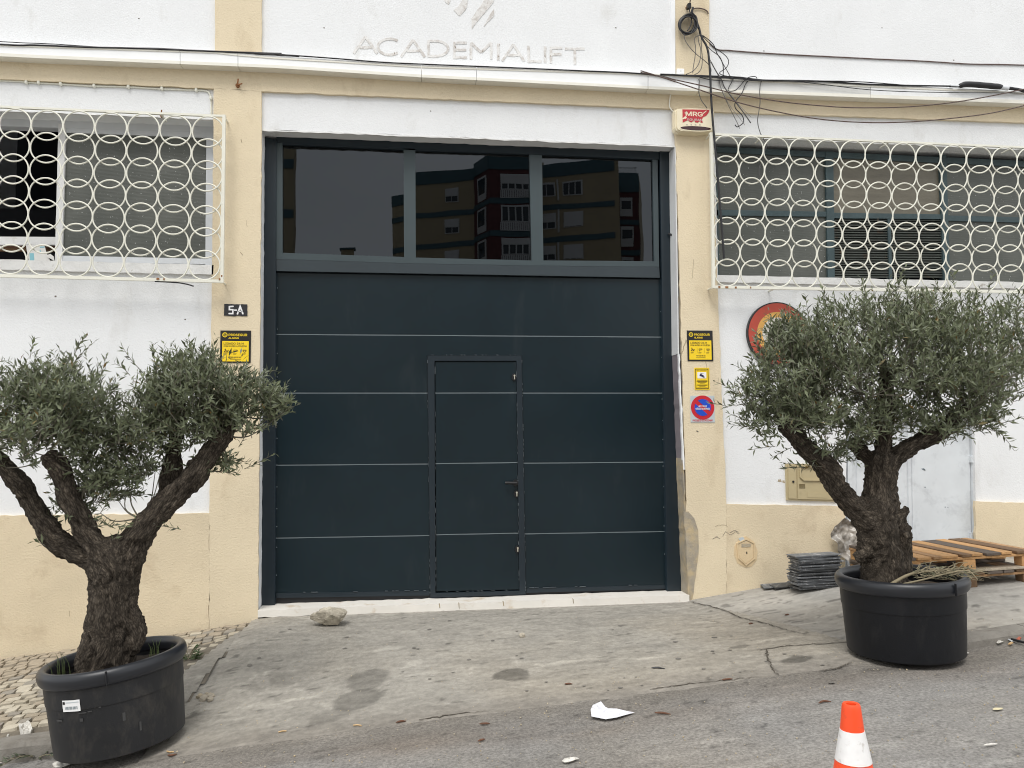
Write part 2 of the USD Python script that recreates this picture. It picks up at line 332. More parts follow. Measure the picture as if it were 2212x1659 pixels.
def polyline_dist(x, y, pts):
    d = np.full(x.shape, 9.0)
    for a, b in zip(pts[:-1], pts[1:]):
        a, b = np.array(a[:2]), np.array(b[:2]); ab = b-a; t = np.clip(((x-a[0])*ab[0]+(y-a[1])*ab[1])/(ab@ab), 0, 1)
        d = np.minimum(d, np.hypot(x-a[0]-t*ab[0], y-a[1]-t*ab[1]))
    return d
STAINS = [((795, 1468), .14, .22, 1, -0.5, .42), ((775, 1512), .16, .2, 2, -0.6, .42), ((715, 1548), .14, .13, 3, 0.1, .26), ((1105, 1458), .13, .13, 4, 0.4, .62), ((1722, 1424), .13, .08, 5, 0.2, .62), ((1600, 1397), .09, .04, 6, 0.2, .45), ((1180, 1402), .05, .03, 7, 0, .3), ((1300, 1430), .06, .035, 8, 0, .25), ((600, 1470), .25, .12, 9, 0.2, .14), ((1420, 1395), .16, .07, 10, 0.1, .14), ((300, 1648), .30, .05, 12, .16, .38), ((1960, 1441), .34, .05, 13, 0.03, .35)]
CRACKS = [[(1490, 1300), (1560, 1318), (1600, 1335), (1655, 1348), (1700, 1362), (1745, 1372)], [(1640, 1405), (1700, 1397), (1770, 1392), (1835, 1388)], [(1775, 1450), (1815, 1443), (1840, 1432)], [(1655, 1402), (1660, 1430), (1680, 1460)]]
CHALK = [[(528, 1492), (548, 1455), (566, 1484), (577, 1452), (580, 1492)], [(640, 1462), (640, 1495), (662, 1490)], [(1000, 1440), (1012, 1462), (1020, 1440)], [(1110, 1420), (1130, 1452)], [(560, 1500), (655, 1488)], [(720, 1535), (700, 1520)], [(880, 1460), (1000, 1448)], [(1185, 1385), (1290, 1388)]]
def ground_tint(V, base, seed, blend=None):
    x, y = V[:, 0], V[:, 1]
    t = 1+0.24*(N2(x, y, 1.3, seed)-0.5)+0.24*(N2(x*0.5, y*2.6, 3.1, seed+1)-0.5)+0.5*(N2(x*0.6, y*1.5, 16, seed+2)-0.5)
    spot = N2(x*0.55, y*1.3, 21, seed+3, 2); t *= 1-0.45*np.clip((spot-0.735)*14, 0, 1)
    pale = N2(x*0.45, y*1.6, 6, seed+4, 5); t *= 1+(0.36 if base else 0.16)*np.clip((pale-0.63)*9, 0, 1)
    for (px, py), rx, ry, sd, an, k in STAINS: t *= 1-.85*k*stain(x, y, px, py, rx, ry, sd, an)
    for c in CRACKS:
        w = np.array([on(*p) for p in c]); d = polyline_dist(x+(N2(x, y, 9, 31)-.5)*.07, y+(N2(x, y, 9, 32)-.5)*.07, w)
        t *= 1-0.5*np.clip(1-d/0.014, 0, 1)
    warm = np.clip((N2(x, y, 0.8, seed+6)-0.42)*3, 0, 1)
    col = np.stack([t*(1+0.055*warm), t, t*(1-0.075*warm)], 1)
    # rubbed tyre and dirt band where street and ramp meet
    xs, ys = np.array([-1.6, 0, 1.3, 2.7, 6]), np.array([-2.55, -2.6, -2.62, -2.5, -2.45])
    b = np.exp(-((y-np.interp(x, xs, ys)+(N2(x, y, 1.1, 55)-.5)*.35)/0.20)**2)*np.clip(N2(x*.6, y*2, 3, 57)*1.7-.25, 0, 1)
    col *= 1-b[:, None]*np.array([0.20, 0.27, 0.33])
    for c in CHALK:
        w = np.array([on(*p) for p in c]); d = polyline_dist(x+(N2(x, y, 12, 33)-.5)*.03, y+(N2(x, y, 12, 34)-.5)*.03, w)
        col *= 1+(0.33*np.clip(1-d/0.022, 0, 1)*np.clip(N2(x, y, 14, 35)*3-.8, 0, 1))[:, None]
    if blend is not None:                                   # street dirt shared by ramp and road where they meet
        yj = np.interp(x, [-3, -1.5, 0, 1.3, 2.9, 4], [-2.3, -2.28, -2.32, -2.34, -2.3, -2.3])
        k = (np.exp(-((y-yj)/.22)**2)*np.clip(.55+N2(x, y, 4, 36)*.9, 0, 1)*(x < 4)*(x > -2.2))[:, None]
        col = col*(1-k)+k*col.mean(1, keepdims=True)*(np.array([.258, .236, .206])/np.array(blend))
    return np.clip(col, 0.1, 1.9)

asphalt = M("asphalt", (0.262, 0.252, 0.236), 0.9, 0.42, 60, 1.0, 95, 0.25, tint=True, col2=(0.42, 0.405, 0.38), f2=(0.58, 0.68), s2=110, bdist=0.012)
concrete = M("concrete", (0.310, 0.292, 0.256), 0.9, 0.2, 26, 0.7, 70, 0.25, tint=True, col2=(0.40, 0.38, 0.345), f2=(0.58, 0.72), s2=30, bdist=0.008)
concrete_pale = M("concrete_pale", (0.335, 0.32, 0.29), 0.9, 0.12, 16, 0.5, 60, 0.25, tint=True, col2=(0.27, 0.26, 0.235), f2=(0.55, 0.72), s2=9, bdist=0.008)
sand_joint = M("sand_joint", (0.115, 0.095, 0.07), 0.95, 0.3, 20, 0.7, 60)
kerb_stone = M("kerb_stone", (0.22, 0.205, 0.18), 0.9, 0.15, 8, 0.6, 50, col2=(0.13, 0.115, 0.095), f2=(0.5, 0.7), s2=6)
cobble_mats = [M("cobble_"+n, c, 0.75, 0.14, 16, 0.4, 60, 0.3) for n, c in (("pale", (0.40, 0.355, 0.275)), ("tan", (0.335, 0.285, 0.215)), ("grey", (0.27, 0.245, 0.205)), ("cream", (0.46, 0.415, 0.33)))]

def g_struct(name, V, F, mat, tint):
    p = part(name, (V, F), mat, "/World", True, tint=tint); tag(stage.GetPrimAtPath(p), kind="structure")
terr_V, terr_F = sheet(-150, 150, -190, 60, 10, lambda x, y: -1.95+0.074*np.clip(x, -25, 25)-0.02*np.clip(-y, 0, 40)*0)
g_struct("terrain", terr_V, terr_F, asphalt, np.ones((len(terr_V), 3))*0.95)
join_y = lambda x: np.interp(x, [-3, -1.5, 0, 1.3, 2.9, 4], [-2.3, -2.28, -2.32, -2.34, -2.3, -2.3])
V, F = sheet(-7, 8, -6.9, -1.60, 0.03, lambda x, y: road_z(x, np.minimum(y, -2.0)) - 0.003-0.03*sm((np.asarray(y)+2.18)/0.2)*((np.asarray(x) > -1.5) & (np.asarray(x) < 3)))
g_struct("road", V, F, asphalt, ground_tint(V, 0, 3, (.29, .279, .262)))
V, F = sheet(-30, 30, -15, -6.88, 0.35, lambda x, y: road_z(x, y)-0.004)
g_struct("road_far_side", V, F, asphalt, ground_tint(V, 0, 3, (.29, .279, .262)))
ramp_keep = lambda x, y: (x > xe_left(y)) & (x < xe_right(y)) & (y > join_y(x)+(N2(x, y, 5, 77)-.5)*.10)
V, F = sheet(-1.65, 3.4, -2.46, 0.06, 0.02, lambda x, y: np.where(np.asarray(y) < -2.25, road_z(x, np.minimum(y, -2.0))+0.0015, ramp_z(x, y)+0.0015)-.010*np.clip(1-(y-join_y(x)-(N2(x, y, 5, 77)-.5)*.10)/.05, 0, 1)**2, ramp_keep)
g_struct("driveway_ramp", V, F, concrete, ground_tint(V, 1, 11, (.325, .306, .27)))
V, F = sheet(2.3, 7.5, KR, 0.06, 0.025, right_z, lambda x, y: x > xe_right(y)-0.03)
tt = ground_tint(V, 1, 17); c0 = on(1640, 1290)
wsp = np.exp(-((V[:, 0]-3.35)/.6)**2-((V[:, 1]+.55)/.3)**2)*np.clip(N2(V[:, 0], V[:, 1], 3, 71)*2-.4, 0, 1)
g_struct("right_pavement", V, F, concrete_pale, tt*(1+0.9*wsp[:, None]))
V, F = sheet(-7.5, -1.3, KL, 0.06, 0.04, lambda x, y: left_z(x, y)-0.022*((np.asarray(x) < -1.9) | (np.asarray(y) > -0.42)), lambda x, y: x < xe_left(y)+0.02)
g_struct("left_pavement", V, F, M("pavement_bed", (0.16, 0.14, 0.11), 0.95, 0.2, 14, 0.6, 50, tint=True), ground_tint(V, 1, 23))
# concrete patch between cobbles and ramp
V, F = sheet(-2.05, -1.3, KL, -0.30, 0.025, lambda x, y: left_z(x, y)+0.004, lambda x, y: (x < xe_left(y)+0.01) & (x > -1.42+0.30*(y+0.35)+(N2(x, y, 6, 91)-.5)*.08))
g_struct("concrete_patch", V, F, concrete, ground_tint(V, 1, 29)*0.92)
# side of the raised ramp edge
edge = []
for y in np.arange(-0.05, -2.2, -0.06):
    xa = float(xe_left(y)); edge.append((xa, y, float(ramp_z(xa, y))+0.006))

ye = np.arange(0.02, -2.30, -0.04); xe = xe_left(ye); ze = ramp_z(xe, ye)+0.0015
V = np.vstack([np.stack([xe+.022, ye, ze+.0], 1), np.stack([xe-.008, ye, ze-.010], 1), np.stack([xe-.016, ye, ze-.16], 1)]); n = len(ye)
F = np.vstack([[(r_*n+i, r_*n+i+1, (r_+1)*n+i+1), (r_*n+i, (r_+1)*n+i+1, (r_+1)*n+i)] for r_ in (0, 1) for i in range(n-1)])
g_struct("ramp_side", V, F, concrete, ground_tint(V, 1, 11)*.9)
# cracks and old chewing gum on the ramp
crack_dirt = M("crack_dirt", (0.085, 0.072, 0.055), .95, .3, 40); gum = M("gum_dark", (0.17, 0.158, 0.14), .9, .25, 30)
g = np.random.default_rng(61)
for c in CRACKS+[[(1400, 1491), (1470, 1481), (1560, 1471), (1660, 1462)], [(905, 1556), (980, 1545), (1060, 1536)], [(1835, 1388), (1850, 1386)]]:
    q = spline(np.array([on(*p) for p in c]), 12); q[:, :2] += g.normal(0, .007, (len(q), 2)); w = np.interp(np.arange(len(q)), [0, len(q)*.3, len(q)-1], [.004, .0062, .002])*g.uniform(.3, 1.3, len(q))
    T = np.gradient(q[:, :2], axis=0); T /= np.linalg.norm(T, axis=1, keepdims=True); nn = np.stack([-T[:, 1], T[:, 0]], 1)*w[:, None]
    A, Bq = q[:, :2]+nn, q[:, :2]-nn; V = np.vstack([np.c_[A, gz(A[:, 0], A[:, 1])+.0055], np.c_[Bq, gz(Bq[:, 0], Bq[:, 1])+.0055]]); n = len(q)
    part("crack", (V, np.vstack([[(i, n+i, n+i+1), (i, n+i+1, i+1)] for i in range(n-1)])), crack_dirt, "/World/driveway_ramp")
ms = []
for k in range(42):
    p = on(g.uniform(480, 1800), g.uniform(1340, 1500)); s_ = g.uniform(.008, .026); th = np.linspace(0, 2*np.pi, 8, endpoint=False); rr = s_*g.uniform(.6, 1.1, 8)
    X, Yq = p[0]+rr*np.cos(th), p[1]+rr*np.sin(th)*.8; V = np.vstack([np.c_[X, Yq, gz(X, Yq)+.0056], [[p[0], p[1], float(gz(p[0], p[1]))+.0066]]]); ms.append(trimesh.Trimesh(V, [(i, (i+1) % 8, 8) for i in range(8)], process=False))
part("gum_spots", join(ms), gum, "/World/driveway_ramp", kind="stuff")
# cobbles: rows running along the wall, each a slightly uneven stone
rng = np.random.default_rng(5)
stones = []
pitch = 0.074
row = 0; y = -0.05
while y > KL+0.14:
    x = -4.3+rng.uniform(0, .06)
    while x < -1.36:
        w = rng.uniform(0.072, 0.120)
        xc, yc = x+w/2, y-pitch/2
        lim = -1.42+0.30*(yc+0.35) if yc < -0.32 else -1.40
        if xc < lim: stones.append((xc+rng.normal(0, .004), yc+rng.normal(0, .006), w-0.005, pitch-0.006))
        x += w
    y -= pitch; row += 1
def stone_mesh(xc, yc, w, d):
    z = float(left_z(xc, yc)); sx = (float(left_z(xc+.05, yc))-float(left_z(xc-.05, yc)))/.1; sy = (float(left_z(xc, yc+.05))-float(left_z(xc, yc-.05)))/.1
    lo, hi = [], []
    lift = rng.normal(0, 0.0025)
    cs = [(-1, -.72), (-.8, -1), (.8, -1), (1, -.72), (1, .72), (.8, 1), (-.8, 1), (-1, .72)]
    tl, tm = rng.normal(0, .06), rng.normal(0, .06)
    for a, b in cs:
        px, py = a*w/2*rng.uniform(.88, 1.04), b*d/2*rng.uniform(.88, 1.04)
        lo.append((xc+px, yc+py, z+px*sx+py*sy-0.03)); hi.append((xc+px*.93, yc+py*.93, z+px*(sx+tl)+py*(sy+tm)+lift-0.002))
    v = lo+hi+[(xc, yc, z+lift+0.0005)]
    f = []
    for k in range(8):
        l = (k+1) % 8; f += [(k, l, 8+l), (k, 8+l, 8+k), (8+k, 8+l, 16)]
    return trimesh.Trimesh(v, f, process=False)
cob = [(stone_mesh(*s), s) for s in stones]
cob.sort(key=lambda t: math.hypot(t[1][0]+1.9, (t[1][1]+1.6)*1.0) if t[1][0] > -3.5 else 99)
lp = "/World/left_pavement"
for me, s in cob[:300]: part("paving_stone", me, cobble_mats[int(rng.integers(0, 4))], lp)
part("paving_stones_beyond", join([c[0] for c in cob[300:]]), cobble_mats[1], lp, kind="stuff")

# kerbs: low stone lengths
def kerb(x0, x1, y, zf, parent, wd=0.15, down=0.16):
    x = x0
    while x < x1-0.05:
        L = min(0.95, x1-x); n = 7; xs = np.linspace(x+.004, x+L-.004, n); V = []; 
        for xx in xs:
            z = float(zf(xx, y)); 
            for dy, dz in ((0, 0.004), (wd, 0.004), (wd, -down), (-0.012, -down), (-0.012, -0.02)): V.append((xx, y-wd+dy-0.0, z+dz))
        F = []
        for i in range(n-1):
            for k in range(5):
                a, b, c, d = i*5+k, i*5+(k+1) % 5, (i+1)*5+(k+1) % 5, (i+1)*5+k; F += [(a, b, c), (a, c, d)]
        for o in (0, (n-1)*5):
            t = [(o, o+k, o+k+1) for k in (1, 2, 3)]; F += t if o else [q[::-1] for q in t]
        me = trimesh.Trimesh(V, F, process=False); me.fix_normals()
        part("kerb_stone", me, kerb_stone, parent); x += L
kp = thing("kerb", None, None, kind="structure"); kerb(-7.4, -2.0, KL+0.0, left_z, kp)
kp2 = thing("kerb", None, None, kind="structure"); kerb(3.15, 7.4, KR, right_z, kp2, 0.13)

# ------------------------------------------------------------------ the building
B = thing("warehouse_building", "white and yellow plastered warehouse with a big dark blue sectional door and grilled windows", "building")
YW, YB = 0.03, 0.33
OPEN = [(565, 279), (1460, 314.5), (1489, 1301), (557, 1334)]
c1 = lambda x, y: (x*0.38026, y*0.38026)                 # crops of the photograph -> its 2212-wide frame
c4 = lambda x, y: (1426.4+x*0.35515, 274.3+y*0.35515)
WL = [c1(-2600, 520), c1(1213, 672), c1(1207, 1512), c1(-2600, 1405)]
WR = [c4(333, 50), c4(3900, 207), c4(3900, 1000), c4(350, 912)]
DR = [(1829, 905), (2104, 905), (2112, 1290), (1826, 1290)]
wall_pts = [(-1200, -900), (3400, -900), (3400, 2200), (1489, 2200), (1489, 1301), (1460, 314.5), (565, 279), (557, 1334), (557, 2200), (-1200, 2200)]
part("wall", slab(wall_pts, YW, YB, [WL, WR, DR], amp=0.0015), white_plaster, B)
# yellow plaster members, 3 cm proud of the white panels
part("pilaster", slab([(464.7, -900), (564.7, -900), (564.7, 122), (464.7, 112)], 0, YW+.001, amp=.002, seed=1), yellow_plaster, B)
part("pilaster", slab([(1453, -900), (1528, -900), (1532.5, 190), (1459.5, 190)], 0, YW+.001, amp=.002, seed=2), yellow_plaster, B)
band = [(-1200, 50), (603, 132), (1426, 178), (2212, 212), (3400, 262), (3400, 316), (2212, 264.6), (1545, 241), (1455, 235), (564.6, 197), (462, 191), (-1200, 118)]
part("band", slab(band, 0, YW+.0015, amp=.002, seed=3), yellow_plaster, B)
part("pilaster", slab([(462, 191), (564.6, 197), (565, 279), (557, 1334), (556.5, 1500), (452, 1500), (452, 1109)], 0, YW+.001, amp=.002, seed=4), yellow_plaster, B)
part("pilaster", slab([(1455, 235), (1536, 241), (1550.7, 629), (1569, 1089), (1572, 1500), (1493, 1500), (1489, 1301), (1460, 314.5)], 0, YW+.001, amp=.003, seed=5), yellow_plaster, B)
part("plinth", slab([(-1200, 1126), (452, 1109), (452, 1500), (-1200, 1700)], 0, YW+.001, amp=.003, seed=6), plinth_plaster, B)
part("plinth", slab([(1569, 1089), (1799, 1093), (1826.5, 1093.5), (1824, 1500), (1572, 1500)], 0, YW+.001, amp=.003, seed=7), plinth_plaster, B)
part("plinth", slab([(2107, 1082), (2212, 1086), (3400, 1100), (3400, 1500), (2113, 1500)], 0, YW+.001, amp=.003, seed=8), plinth_plaster, B)
# the shell behind the front wall
x0, x1 = at(-1200, 800, YB)[0], at(3400, 800, YB)[0]; zt = at(1100, -850, YB)[2]
part("roof", boxm((x0+x1)/2, 4.5, zt+.6, x1-x0, 9.4, .2), cornice_grey, B)
part("back_wall", boxm((x0+x1)/2, 9.0, (zt-2)/2, x1-x0, .2, zt+2.9), room_dark, B)
for xx in (x0+.1, x1-.1): part("side_wall", boxm(xx, 4.6, (zt-2)/2, .2, 8.5, zt+2.9), white_plaster, B)
part("floor", boxm((x0+x1)/2, 4.6, -1.36, x1-x0-.5, 8.5, .12), room_dark, B)
part("inner_wall", boxm(-2.1, 2.6, 0.6, .12, 4.4, 4.0), room_dark, B)
part("inner_wall", boxm(-5.3, 2.2, 0.6, 6.3, .1, 4.0), room_dark, B)
part("inner_wall", boxm(2.95, 2.6, 0.6, .12, 4.4, 4.0), room_dark, B)
# cornice: lengths of white trunking with joints
def lerp_line(x, pts):
    return np.interp(x, [p[0] for p in pts], [p[1] for p in pts])
TOPL = [(-1200, 20), (0, 94), (465, 109.5), (549, 118.5), (911, 140.5), (1455, 158.5), (1560, 168), (2212, 197), (3400, 250)]
LIPL = [(-1200, 42), (0, 115), (603, 140.5), (911, 161), (1481, 190), (2212, 216), (3400, 268)]
BOTL = [(-1200, 49), (0, 122), (603, 147), (911, 167), (1481, 196), (2212, 223.5), (3400, 275)]
js = [-1200, -400, 389, 514, 911, 1029, 1400, 1511, 1881, 2300, 3400]
for a, b in zip(js[:-1], js[1:]):
    xs = np.linspace(a+.5, b-.5, 6)
    pts = [(x, lerp_line(x, TOPL)) for x in xs]+[(x, lerp_line(x, LIPL)) for x in xs[::-1]]
    part("cornice_piece", slab(pts, -0.085, YW+.002), cornice_grey if a == 1511 else cornice_white, B)
    pts = [(x, lerp_line(x, LIPL)) for x in xs]+[(x, lerp_line(x, BOTL)) for x in xs[::-1]]
    part("cornice_lip", slab(pts, -0.100, YW+.002), cream_lip, B)
    pts = [(x, lerp_line(x, TOPL)+3) for x in xs]+[(x, lerp_line(x, TOPL)+6) for x in xs[::-1]]
    part("cornice_bead", slab(pts, -0.0905, -0.0845, Y=-.085), cream_lip, B)
part("trim_strip", slab([(1446.5, -900), (1455, -900), (1459, 158), (1450, 158)], -0.012, YW+.001), cornice_white, B)
# door opening: threshold, reveals
part("threshold_step", slab([(557, 1318.5), (1489, 1285.5), (1489, 1301), (557, 1334)], -0.012, 0.40, Y=-.012, amp=.002, seed=9), marble_step, B)
for k, xj in enumerate((948, 990, 1086, 1237)):
    yy = 1318.5-(xj-557)/932*33
    part("step_joint", slab([(xj, yy), (xj+2.2, yy), (xj+3.0, yy+(9 if k != 1 else 14)), (xj+1, yy+9)], -0.0135, 0.02, Y=-.013), bare_concrete, B)
part("reveal_lining", join([extrude_xz(Polygon([(at(1460, 314.5)[0]-.006, at(1460, 314.5)[2]-.004), (at(1460, 314.5)[0]+.004, at(1460, 314.5)[2]), (at(1467, 764)[0]+.004, at(1467, 764)[2]), (at(1467, 764)[0]-.008, at(1467, 764)[2])]), 0.012, .26)]), reveal_white, B)
def strip(p0, p1, w, y0, y1):
    a, b = at(*p0), at(*p1)
    return extrude_xz(Polygon(rough([(a[0]-w, a[2]), (a[0]+.004, a[2]), (b[0]+.004, b[2]), (b[0]-w, b[2])], .05, .002, 3)), y0, y1)
part("reveal_lining", strip((1467, 765), (1479, 1050), .006, .03, .26), mauve_paint, B, label="mauve painted lower door reveal")
part("reveal_lining", strip((1467, 765), (1478, 1015), .0085, -.002, .032), cornice_white, B)
part("reveal_lining", strip((1476, 990), (1489, 1300), .006, .002, .20), bare_concrete, B, label="bare concrete patch at foot of door reveal")
patch = [(1478, 1106), (1487, 1105), (1500, 1120), (1508, 1145), (1509.5, 1180), (1505, 1225), (1500, 1262), (1494, 1300), (1489, 1301)]
part("plaster_damage", slab(patch, -0.0035, YW, amp=.004, seed=12), bare_concrete, B, label="patch of bare mortar where yellow plaster has fallen off")
part("soffit_edge", slab([(566, 279), (1459, 314.5), (1459, 317.5), (566, 282)], 0.024, .05, amp=.003, seed=14), window_white, B)

# hairline cracks, scuffs and dark scribbles on the plaster
crack_mat = M("plaster_crack", (0.30, 0.24, 0.16), .9, .2, 30); soot = M("scuff_soot", (0.14, 0.12, 0.10), .9, .3, 30)
def mark(pts, w, mat_, y=0.0, nm="wall_mark", seed=1):
    g_ = np.random.default_rng(seed); q = spline(np.array([[*p, 0] for p in xz(pts, y)]), 5)[:, :2]; q = q+g_.normal(0, .003, q.shape)
    part(nm, extrude_xz(LineString(q).buffer(w/2, cap_style=2), y-.0012, y+.001), mat_, B)
for k, (pts, w, mt) in enumerate((([(1471, 768), (1477, 752), (1482, 735)], .006, crack_mat), ([(1482, 735), (1486, 748), (1491, 752)], .004, crack_mat), ([(1465, 640), (1468, 690), (1469, 762)], .004, crack_mat), ([(1560, 1157), (1570, 1150), (1578, 1156), (1588, 1149), (1597, 1153)], .003, soot), ([(1577, 1151), (1586, 1147), (1596, 1149)], .004, soot), ([(1540, 1164), (1548, 1160), (1556, 1163)], .004, soot), ([(1545, 1138), (1556, 1134), (1572, 1137)], .003, crack_mat), ([(1498, 560), (1496, 600)], .003, crack_mat), ([(533, 475), (535, 490)], .002, crack_mat), ([(520, 545), (526, 552)], .005, crack_mat), ([(1505, 930), (1509, 933)], .01, soot), ([(1520, 770), (1526, 792), (1521, 800)], .003, crack_mat), ([(150, 1320), (149, 1332)], .003, crack_mat), ([(1895, 480), (1896, 470)], .004, soot), ([(520, 300), (524, 306)], .006, crack_mat))): mark(pts, w, mt, 0.0 if k != 13 else YW, seed=k)
for px, py, s_ in ((1684, 1038, 5), (1692, 1040, 4), (120, 640, 2.2), (400, 690, 1.8), (930, 240, 1.6), (1240, 226, 1.6), (1330, 60, 2), (700, 60, 1.8), (1650, 110, 1.8), (1905, 60, 1.6), (2060, 130, 1.8), (300, 40, 1.7)):
    c_ = at(px, py, YW); part("wall_chip", extrude_xz(Polygon(rough([(c_[0]-s_*.004, c_[2]-s_*.002), (c_[0]+s_*.004, c_[2]-s_*.003), (c_[0]+s_*.003, c_[2]+s_*.003), (c_[0]-s_*.003, c_[2]+s_*.002)], .008, .003, int(px))).buffer(0), YW-.0012, YW+.001), soot if s_ < 3 else bare_concrete, B)

# ---- the garage door
G = group_of(B, "garage_door", "dark blue sectional door with wicket door and glazed strip above")
YD = 0.235
c2 = lambda x, y: (548.6+x*.434, 263.3+y*.434)
part("post", slab([(568, 296), (597, 303), (594, 1309), (559, 1312)], 0.185, .29, Y=.2), post_blue, G)
part("post", slab([(1424, 318), (1449, 318), (1473.5, 1286), (1440.5, 1286)], 0.185, .29, Y=.2), post_blue, G)
part("head_beam", slab([(597, 292), (1424, 325), (1424, 345), (597, 308)], 0.2, .29, Y=.2), post_blue, G)
panes = [[c2(142, 113), c2(745, 140), c2(747, 673), c2(142, 652)], [c2(803, 142), c2(1370, 160), c2(1382, 690), c2(806, 676)], [c2(1433, 165), c2(1982, 184), c2(1992, 694), c2(1440, 690)]]
fr = [c2(110, 92), c2(2008, 158), c2(2016, 722), c2(110, 683)]
def frame_piece(pts, name="glazing_bar", y0=.205, mat=frame_grey): part(name, slab(pts, y0, .262, Y=.21), mat, G)
frame_piece([c2(110, 92), c2(142, 100), c2(142, 652), c2(110, 683)])
frame_piece([c2(745, 125), c2(803, 127), c2(806, 676), c2(747, 673)])
frame_piece([c2(1370, 146), c2(1433, 148), c2(1440, 690), c2(1382, 690)])
frame_piece([c2(1982, 160), c2(2008, 160), c2(2016, 722), c2(1992, 694)])
frame_piece([c2(142, 96), c2(1982, 160), c2(1982, 184), c2(1433, 165), c2(803, 142), c2(745, 139), c2(142, 113)], mat=post_blue)
frame_piece([c2(142, 652), c2(747, 673), c2(806, 676), c2(1382, 690), c2(1440, 690), c2(1992, 694), c2(2016, 722), c2(1410, 716), c2(780, 705), c2(110, 683)])
part("transom", slab([c2(110, 683.5), c2(780, 705.5), c2(1410, 716.5), c2(2016, 722.5), c2(2020, 776), c2(112, 742)], .198, .262, Y=.2), M("transom_grey", (0.026, 0.037, 0.044), .4, .06, 3), G)
for p in panes: part("pane", slab(p, .236, .242, Y=.21), dark_glass, G)
# sectional panels and the wicket
seams = [((585, 588), (1435, 603)), ((590, 722), (1430, 728)), ((590, 849), (1432, 849)), ((590, 1005), (1434, 998)), ((590, 1162.5), (1437, 1148)), ((590, 1285), (1440, 1266))]
sy = lambda k, x: seams[k][0][1]+(x-seams[k][0][0])/(seams[k][1][0]-seams[k][0][0])*(seams[k][1][1]-seams[k][0][1])
WO = [(923.5, 768), (1126.5, 768), (1135.5, 1284), (929.5, 1291)]
wick = Polygon(xz(WO, YD)).buffer(.002)
for k in range(5):
    o = 1.0
    pts = [(590, sy(k, 590)+o), (1436, sy(k, 1436)+o), (1440, sy(k+1, 1440)-o), (590, sy(k+1, 590)-o)]
    sh = Polygon(xz(pts, YD)).buffer(0).difference(wick)
    for g in getattr(sh, "geoms", [sh]): part("door_panel", extrude_xz(g.buffer(-.003).buffer(.003), YD, YD+.045), door_blue, G)
    if k:
        ln = Polygon(xz([(592, sy(k, 592)-1.4), (1436, sy(k, 1436)-1.4), (1436, sy(k, 1436)+1.4), (592, sy(k, 592)+1.4)], YD)).difference(wick)
        for g in getattr(ln, "geoms", [ln]): part("door_seam", extrude_xz(g, YD+.003, YD+.03), seam_grey, G)
part("bottom_rail", slab([(597, 1281), (928, 1276), (928, 1286), (597, 1291.5)], YD-.008, YD+.04, Y=YD), post_blue, G)
part("bottom_rail", slab([(1137, 1271), (1438, 1263), (1438, 1272), (1137, 1280.5)], YD-.008, YD+.04, Y=YD), post_blue, G)
part("bottom_seal", slab([(590, 1290), (1441, 1271), (1443, 1284), (590, 1305)], YD+.012, YD+.05, Y=YD), black_rubber, G)
WI = [(938.5, 779.5), (1115.5, 779.5), (1122, 1276), (940.5, 1281)]
def wf(pts, nm="wicket_frame"): part(nm, slab(pts, YD-.014, YD+.04, Y=YD-.01), post_blue, G)
wf([WO[0], WI[0], WI[3], (929.5, 1291)]); wf([WI[1], WO[1], WO[2], WI[2]]); wf([WO[0], WO[1], WI[1], WI[0]]); wf([WI[3], WI[2], WO[2], WO[3]])
lx = lambda y: 939+(y-780)*.0042; rx_ = lambda y: 1115.5+(y-780)*.0131
wy = [780.5, 849, 1001.5, 1155, 1278]
wt = [780.5, 848.5, 999, 1151.5, 1274]
for k in range(4):
    part("wicket_panel", slab([(lx(wy[k])+1.5, wy[k]+1), (rx_(wt[k])-1, wt[k]+1), (rx_(wt[k+1])-1, wt[k+1]-1), (lx(wy[k+1])+1.5, wy[k+1]-1)], YD-.003, YD+.04, Y=YD), door_blue, G)
    if k: part("door_seam", slab([(lx(wy[k])+1, wy[k]-1.4), (rx_(wt[k]), wt[k]-1.4), (rx_(wt[k]), wt[k]+1.4), (lx(wy[k])+1, wy[k]+1.4)], YD, YD+.03, Y=YD), seam_grey, G)
# ragged sealant traces along the wicket
r = np.random.default_rng(8)
tr = []
for (a, b, n) in (((922.8, 770), (929, 1288), 60), ((939.8, 790), (941.8, 1278), 40), ((1116, 800), (1121.5, 1272), 46), ((1127.3, 770), (1136, 1282), 60), ((925, 766.8), (1125, 766.8), 26), ((945, 1279), (1120, 1274.5), 26), ((600, 1280.5), (925, 1275.5), 24), ((1140, 1270), (1436, 1262.5), 18)):
    for k in range(n):
        if r.random() < .5: continue
        t0 = (k+r.uniform(-.3, .3))/n; t1 = t0+r.uniform(.2, .9)/n; p = np.array(a); q = np.array(b)
        A, Bq = p+(q-p)*t0, p+(q-p)*t1; w = r.uniform(.25, .8)
        nrm = np.array([-(q-p)[1], (q-p)[0]])/np.linalg.norm(q-p)*w
        tr.append(slab([tuple(A-nrm), tuple(A+nrm*.5), tuple(Bq+nrm), tuple(Bq-nrm*.6)], YD-.0165, YD-.004, Y=YD-.015))
part("sealant_trace", join([t for t in tr if len(t.faces)]), seal_trace, G, kind="stuff")
def lock(px, py):
    a = at(px, py, YD)
    e = affinity.scale(Point(a[0], a[2]).buffer(.5, 12), .034, .052); part("lock_plate", extrude_xz(e.buffer(.006), YD-.016, YD-.002), black_metal, G)
    key = unary_union([Point(a[0]+.002, a[2]+.012).buffer(.0085, 8), sbox(a[0]-.0025, a[2]-.022, a[0]+.0065, a[2]+.012)])
    part("lock_cylinder", extrude_xz(key, YD-.024, YD-.010), brass, G)
lock(1110.3, 814.5); lock(1115.3, 1066.5); lock(1117.3, 1186)
